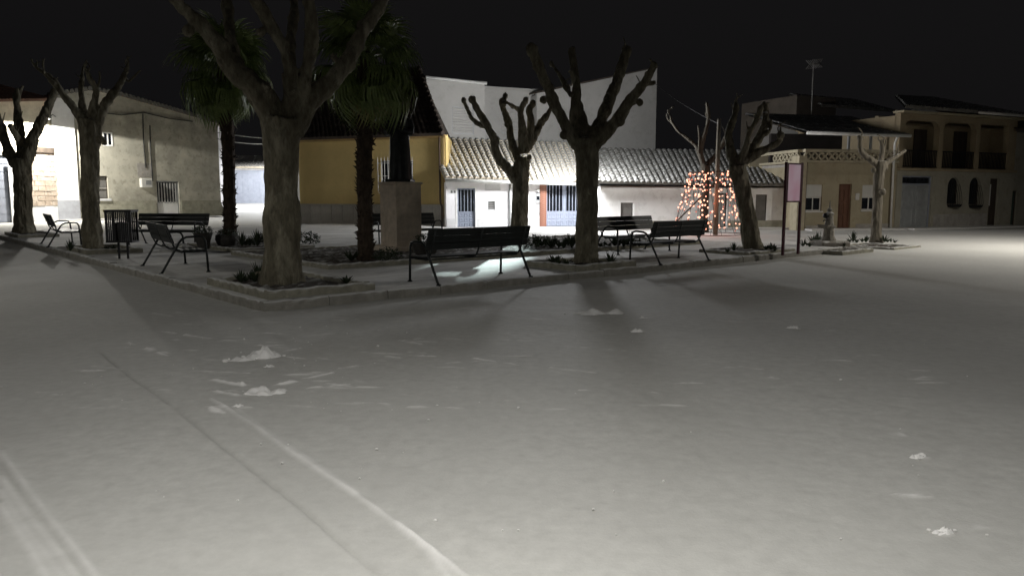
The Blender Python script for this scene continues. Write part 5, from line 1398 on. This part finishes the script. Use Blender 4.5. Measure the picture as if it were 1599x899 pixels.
# ------------------------------------------------------------------ statue on its stone pedestal
A45 = A_PL
pc = ST(6.36,6.56,ZP+.03)
ped = thing('pedestal', 'square reddish stone pedestal carrying the dark statue', 'pedestal', pc, A45)
MB().bbox(-.22,-.22,-.06,1.0,1.0,.14,.03).build('step', M['stone_ped'], ped)
MB().bbox(0,0,.142,.78,.78,1.74,.012).build('shaft', M['stone_ped'], ped)
MB().bbox(-.035,-.035,1.742,.815,.815,1.80,.015).build('cap', M['stone_ped'], ped)
wp = pc + U*.22 + V*(-.12)
c = G(629,394,ZP+.17); root = thing('flower_pot', 'small pale flower pot on the pedestal step', 'plant pot', pc+U*.55+V*(-.115)+Vector((0,0,.14)), 0)
MB().lathe([(.075,0),(.10,.13),(.11,.16)],14).build('pot', M['pot_white'], root)
MB().lathe([(.098,.14),(.01,.15)],14).build('soil', M['soil'], root)
def statue():
    mb = MB(); n = 20
    sec = [(0,.29,.26),(.12,.285,.255),(.45,.262,.235),(.8,.245,.215),(1.05,.235,.195),(1.22,.245,.19),(1.36,.265,.185),(1.45,.255,.165),(1.51,.17,.12),(1.55,.085,.085),(1.60,.070,.075)]
    vs = []
    for i,(z,rx,ry) in enumerate(sec):
        for k in range(n):
            a = 2*math.pi*k/n; fold = 1+(.055*math.sin(5*a+z*1.5)+.03*math.sin(9*a))*max(0,1-z/1.2)
            vs.append((math.cos(a)*rx*fold, math.sin(a)*ry*fold, z))
    fs = [(i*n+k,i*n+(k+1)%n,(i+1)*n+(k+1)%n,(i+1)*n+k) for i in range(len(sec)-1) for k in range(n)]
    fs += [tuple(range(n-1,-1,-1)), tuple((len(sec)-1)*n+k for k in range(n))]
    mb.add(vs, fs)
    mb.ball((0,-.015,1.715),.105,14,10,(.86,1.0,1.22))                 # head, face towards -y
    mb.ball((0,-.075,1.655),.06,8,6,(.8,.8,.8))                        # jaw
    mb.ball((0,-.122,1.705),.020,6,5,(.7,1,1.5))                       # nose
    for sx in (-1,1):
        mb.ball((sx*.092,0,1.71),.026,6,5,(.5,.8,1.3)); mb.ball((sx*.036,-.096,1.742),.022,6,5,(1.3,.5,.6)); 
        mb.tube([(sx*.235,.0,1.41),(sx*.285,-.01,1.27),(sx*.30,-.04,1.12)],[.085,.078,.075],10)   # sleeve
        mb.tube([(sx*.30,-.04,1.12),(sx*.20,-.17,1.13),(sx*.09,-.245,1.19)],[.078,.075,.068],10)
        mb.tube([(sx*.09,-.245,1.19),(sx*.045,-.27,1.215)],[.034,.030],8)
        mb.ball((sx*.028,-.275,1.235),.036,8,6,(.55,.8,1.25))
        for q in range(4):
            mb.tube([(sx*.022,-.262-q*.013,1.262),(sx*.012,-.268-q*.014,1.30-q*.002),(sx*.006,-.272-q*.014,1.335-abs(q-1.3)*.008)],[.0085,.008,.006],6)
        mb.tube([(sx*.03,-.255,1.235),(sx*.03,-.236,1.27),(sx*.018,-.235,1.295)],[.010,.009,.007],6)
    mb.ball((0,.02,1.755),.112,12,8,(.92,1,.85)); mb.tube([(0,.09,1.50),(0,.13,1.38),(0,.12,1.25)],[.12,.13,.06],10)   # hair, hood at the back
    mb.ball((0,-.118,1.668),.016,6,4,(1.6,.5,.5))
    me = mb.mesh('tmp', None); o = bpy.data.objects.new('tmp', me); COL.objects.link(o)
    md = o.modifiers.new('r','REMESH'); md.mode = 'VOXEL'; md.voxel_size = .011
    m2 = bpy.data.meshes.new_from_object(o.evaluated_get(bpy.context.evaluated_depsgraph_get()))
    bpy.data.objects.remove(o); m2.name = 'figure'; m2.materials.clear(); m2.materials.append(M['bronze'])
    m2.polygons.foreach_set('use_smooth',[True]*len(m2.polygons))
    sc_ = pc + U*.39 + V*.39 + Vector((0,0,1.80))
    root = thing('statue', 'dark bronze statue of a standing robed figure on the stone pedestal', 'statue', sc_, A45-R(45))
    MB().bbox(-.33,-.33,0,.33,.33,.07,.015).build('base', M['bronze'], root)
    place('figure', m2, root, (0,0,.06)).scale = (1.08,1.08,1.08)
statue()

# ------------------------------------------------------------------ notice board on two posts
pa, pb = G(1222,398.5,ZP), G(1246,396.5,ZP); d = pb-pa
sg = thing('notice_board', 'narrow pale pink lit notice panel on two dark red posts', 'sign', pa, math.atan2(d.y,d.x))
Lg = Vector((d.x,d.y)).length; zt = P(1230,253,pa.y).z-ZP; zb_ = P(1230,316,pa.y).z-ZP
for x_ in (0,Lg): MB().bbox(x_-.032,-.032,0,x_+.032,.032,zt,.008).build('post', M['sign_post'], sg)
fo_ = frame_mb(.034,zb_,Lg-.034,zt-.02,.035,-.03,.03).build('panel_frame', M['sign_post'], sg)
MB().box(.07,-.02,zb_+.036,Lg-.07,.02,zt-.056).build('panel', M['panel_lit'], fo_)

# ------------------------------------------------------------------ little stone fountain
fc = G(1293,384,.12)
fo = thing('stone_fountain', 'little old stone fountain with side basin and pointed finial', 'fountain', fc, .2)
MB().bbox(-.42,-.36,-.1,.52,.36,.16,.05).build('base', M['fountain'], fo)
MB().lathe([(.22,.162),(.20,.22),(.16,.30),(.15,.52),(.19,.56),(.19,.60)],10).build('column', M['fountain'], fo)
MB().lathe([(.05,-.06),(.16,-.03),(.20,.02),(.20,.05),(.15,.03),(.02,.0)],12).build('basin', M['fountain'], fo, loc=(-.20,-.04,.58))
MB().lathe([(.14,.602),(.12,.72),(.10,.90),(.13,.93),(.13,.97),(.06,1.02),(.075,1.08),(.03,1.14),(.012,1.34)],10).build('finial', M['fountain'], fo)
MB().ball((-.14,-.02,.90),.085,10,7).build('spout', M['iron'], fo, smooth=True)
MB().tube([(-.12,-.02,.76),(-.2,-.04,.77),(-.23,-.05,.73)],.018,6).build('tap', M['iron'], fo)

# ------------------------------------------------------------------ tent of string lights round a mast
lc = G(1105,367.5,0); uL = PXM(lc.y)
sl_ = thing('string_lights', 'bell-shaped tent of glowing orange-white fairy lights', 'string lights', lc, 0)
zr = P(1108,269,lc.y).z; rt, rb = 31*uL, 57*uL
MB().tube([(math.cos(a)*rt, math.sin(a)*rt, zr) for a in [i*math.pi/12 for i in range(25)]], .018, 6).build('top_ring', M['wood_dark'], sl_)
MB().tube([(math.cos(a)*rb, math.sin(a)*rb, .06) for a in [i*math.pi/12 for i in range(25)]], .018, 6).build('ground_ring', M['wood_dark'], sl_)
bul = MB().ball((0,0,0),.037,7,5,(1,1,1.15)).mesh('bulb', M['bulb'], smooth=True)
bul2 = MB().ball((0,0,0),.032,7,5,(1,1,1.15)).mesh('bulb', M['bulb_dim'], smooth=True)
rr = random.Random(12); ns = 22
for k in range(ns):
    a = 2*math.pi*(k+.35)/ns+rr.uniform(-.1,.1); pts = []
    for i in range(11):
        t = i/10; r_ = rt+(rb-rt)*(t**1.35)+.03*math.sin(9*t+k); z_ = zr*(1-t)+.08*t
        pts.append(Vector((math.cos(a+.05*math.sin(7*t+k))*r_, math.sin(a+.05*math.sin(7*t+k))*r_, z_)))
    o = MB().tube(pts,.008,4).build('strand', M['cable'], sl_)
    nb = 11
    for i in range(nb):
        t = (i+.3+rr.uniform(-.25,.3))/nb*9.6; j = min(9,int(t)); p = pts[j].lerp(pts[j+1], t-j)
        if rr.random() < .12: continue
        b_ = place('bulb', bul if rr.random() < .74 else bul2, o, p+Vector((rr.uniform(-.08,.08),rr.uniform(-.06,.06),rr.uniform(-.06,.06)))); s_ = rr.uniform(.65,1.1); b_.scale = (s_,s_,s_)
lamp_light(sl_, (0,0,1.3), 50, (1,.27,.15), None, .7)
for k in range(9):                                       # short swags hanging from the ring
    a = 2*math.pi*k/9+.2; o = MB().tube([(math.cos(a)*rt,math.sin(a)*rt,zr),(math.cos(a+.1)*rt*.98,math.sin(a+.1)*rt*.98,zr-.35-.2*(k%3))],.008,4).build('strand', M['cable'], sl_)
    for i in range(2+k%3): place('bulb', bul, o, (math.cos(a+.04*i)*rt,math.sin(a+.04*i)*rt,zr-.08-.2*i)).scale = (.7,.7,.7)
mp = G(1117,367,0); ms = thing('mast', 'plain wooden mast rising through the string lights', 'pole', mp, 0)
MB().tube([(0,0,-.1),(0,0,2.5),(0,0,P(1117,186,mp.y).z)],[.11,.095,.075],8).build('pole', M['wood_dark'] if False else M['bark_pale'], ms, smooth=True)
MB().tube([Vector((0,0,2.2))*1,(P(1041,361,mp.y-1)-mp)+Vector((0,0,0))],.03,6).build('stay', M['wood_dark'], ms)

# ------------------------------------------------------------------ snow lumps on the road
def snow_pile(label, px, py, w, d, h, seed, clods=18, rz=.1):
    c = G(px,py,0); rr = random.Random(seed); mb = MB(); n, m = 26, 12
    vs = []
    for j in range(m+1):
        for i in range(n+1):
            x, y = (i/n-.5)*2, (j/m-.5)*2; q = max(0, 1-x*x*.98-y*y)
            f = mnoise.noise(Vector((x*2.2,y*2.2,seed)))*.8+mnoise.noise(Vector((x*5,y*5,seed+4)))*.28
            vs.append((x*w/2, y*d/2, -.012+h*(q**.8)*max(.12,.62+f)))
    mb.add(vs, [(j*(n+1)+i,j*(n+1)+i+1,(j+1)*(n+1)+i+1,(j+1)*(n+1)+i) for j in range(m) for i in range(n)])
    root = thing('snow_pile', label, 'snow', c, rz, 'kicked-up snow on the road')
    mb.build('mound', M['snow_pile'], root, smooth=True)
    cb = MB(); clods = max(2, clods//3)
    for k in range(clods):
        a = rr.uniform(0,6.28); q = rr.uniform(.5,1.25); r_ = min(w*.07, rr.uniform(.008,.022)*(1 if rr.random()<.85 else 1.6))
        cb.ball((math.cos(a)*w/2*q, math.sin(a)*d/2*q, r_*.5), r_, 6, 4, (rr.uniform(.8,1.6),rr.uniform(.8,1.4),.8))
    tag(cb.build('clods', M['snow_pile'], root), kind='stuff')
    return root
snow_pile('upper heap of kicked-up snow in the left foreground', 411,557, .36,.26,.13,3)
snow_pile('small flat snow lump left of the upper heap', 376,562, .34,.2,.05,5,10)
snow_pile('lower heap of kicked-up snow in the left foreground', 416,614, .40,.24,.08,7,16)
snow_pile('broken heap of snow out on the open road', 935,490, .78,.34,.10,9,30)
for i,(px_,py_,w_,lb_) in enumerate(((1003,497,.12,'single white snow clod right of the broken heap'),(995,516,.17,'flat white snow scrap below the broken heap'),(420,573,.14,'thin snow scrap under the upper heap'),
     (372,636,.14,'thin snow scrap under the lower heap'),(1434,713,.12,'small snow scrap at the right of the road'),(1472,831,.12,'small snow lump low at the right'),(1239,512,.2,'thin snow scrap far out on the road'))):
    snow_pile(lb_, px_, py_, w_, w_*.55, .045, 20+i, 3)
crumbs = MB(); rr = random.Random(77)
for k in range(130):
    px_, py_ = rr.gauss(430,190), rr.uniform(500,640)
    if k > 80: px_, py_ = rr.uniform(100,1550), rr.uniform(480,860)
    r_ = rr.uniform(.003,.007)*(1 if rr.random()<.85 else 1.8); g_ = G(px_,py_,.004)
    crumbs.ball((g_.x,g_.y,g_.z),r_,5,4,(rr.uniform(.8,1.8),rr.uniform(.8,1.5),.8))
tag(crumbs.build('snow_crumbs', M['snow_pile']), kind='stuff')

# ------------------------------------------------------------------ white wall along the alley
wa, wb = P(339,300,60), P(353.5,300,66)
aw_ = thing('alley_wall', 'brightly lit white wall strip at the left side of the alley', 'wall', (wa.x,wa.y,0), math.atan2(wb.y-wa.y, wb.x-wa.x))
wl__ = Vector((wb.x-wa.x, wb.y-wa.y)).length; wh = P(347,192,60).z
MB().box(0,0,-.1,wl__,.3,wh).build('wall', M['white_wall'], aw_)
MB().box(-.05,-.05,wh+.002,wl__+.05,.35,wh+.12).build('coping', M['tile_red'], aw_)
# ------------------------------------------------------------------ wires and aerial
def wire(label, a, b, sag, r=.02):
    a, b = Vector(a), Vector(b)
    pts = [a.lerp(b,i/16)-Vector((0,0,sag*4*(i/16)*(1-i/16))) for i in range(17)]
    c = a.copy(); o = MB().tube([p-c for p in pts], r, 5).build('overhead_cable', M['grey_metal'] if r > .02 else M['cable'])
    o.location = c; tag(o, label, 'cable', 'overhead cables'); return o
wire('slack pale cable across the mouth of the alley', h1.world(h1.w-.05,.1,h1.zz(217,346)), h2.world(.05,.1,h2.zz(221,470)), .25, .03)
wire('second cable across the mouth of the alley, above the slack one', h1.world(h1.w-.05,.15,h1.zz(207,346)), h2.world(.05,.15,h2.zz(219,470)), .1, .025)
wire('thin wire sloping down from the tall white house towards the mast', Vector(h3b.world(H3(1022,130,.7)[0],.7,H3(1022,130,.7)[1])), mp+Vector((0,0,P(1117,186,mp.y).z-.2)), .15, .016)
ax = P(1267,176,40.5)
an = thing('tv_aerial', 'faint rooftop television aerial above the breeze-block house', 'aerial', ax, .5)
hT = P(1267,97,40.5).z-ax.z
MB().tube([(0,0,-.6),(0,0,hT)],.03,6).build('mast', M['shutter_dark'], an)
MB().tube([(-.35,0,hT-.15),(.5,0,hT-.05)],.016,5).build('boom', M['shutter_dark'], an)
el = MB().tube([(0,-.22,-.22),(0,0,0),(0,.22,.22)],.012,5).tube([(0,-.22,.22),(0,0,0),(0,.22,-.22)],.012,5).mesh('element', M['shutter_dark'])
for q in range(6): place('element', el, an, (-.3+q*.14,0,hT-.145+q*.0165))
MB().tube([(.48,-.18,hT-.25),(.48,0,hT-.06),(.48,.18,hT+.12)],.012,5).build('reflector', M['cable'], an)
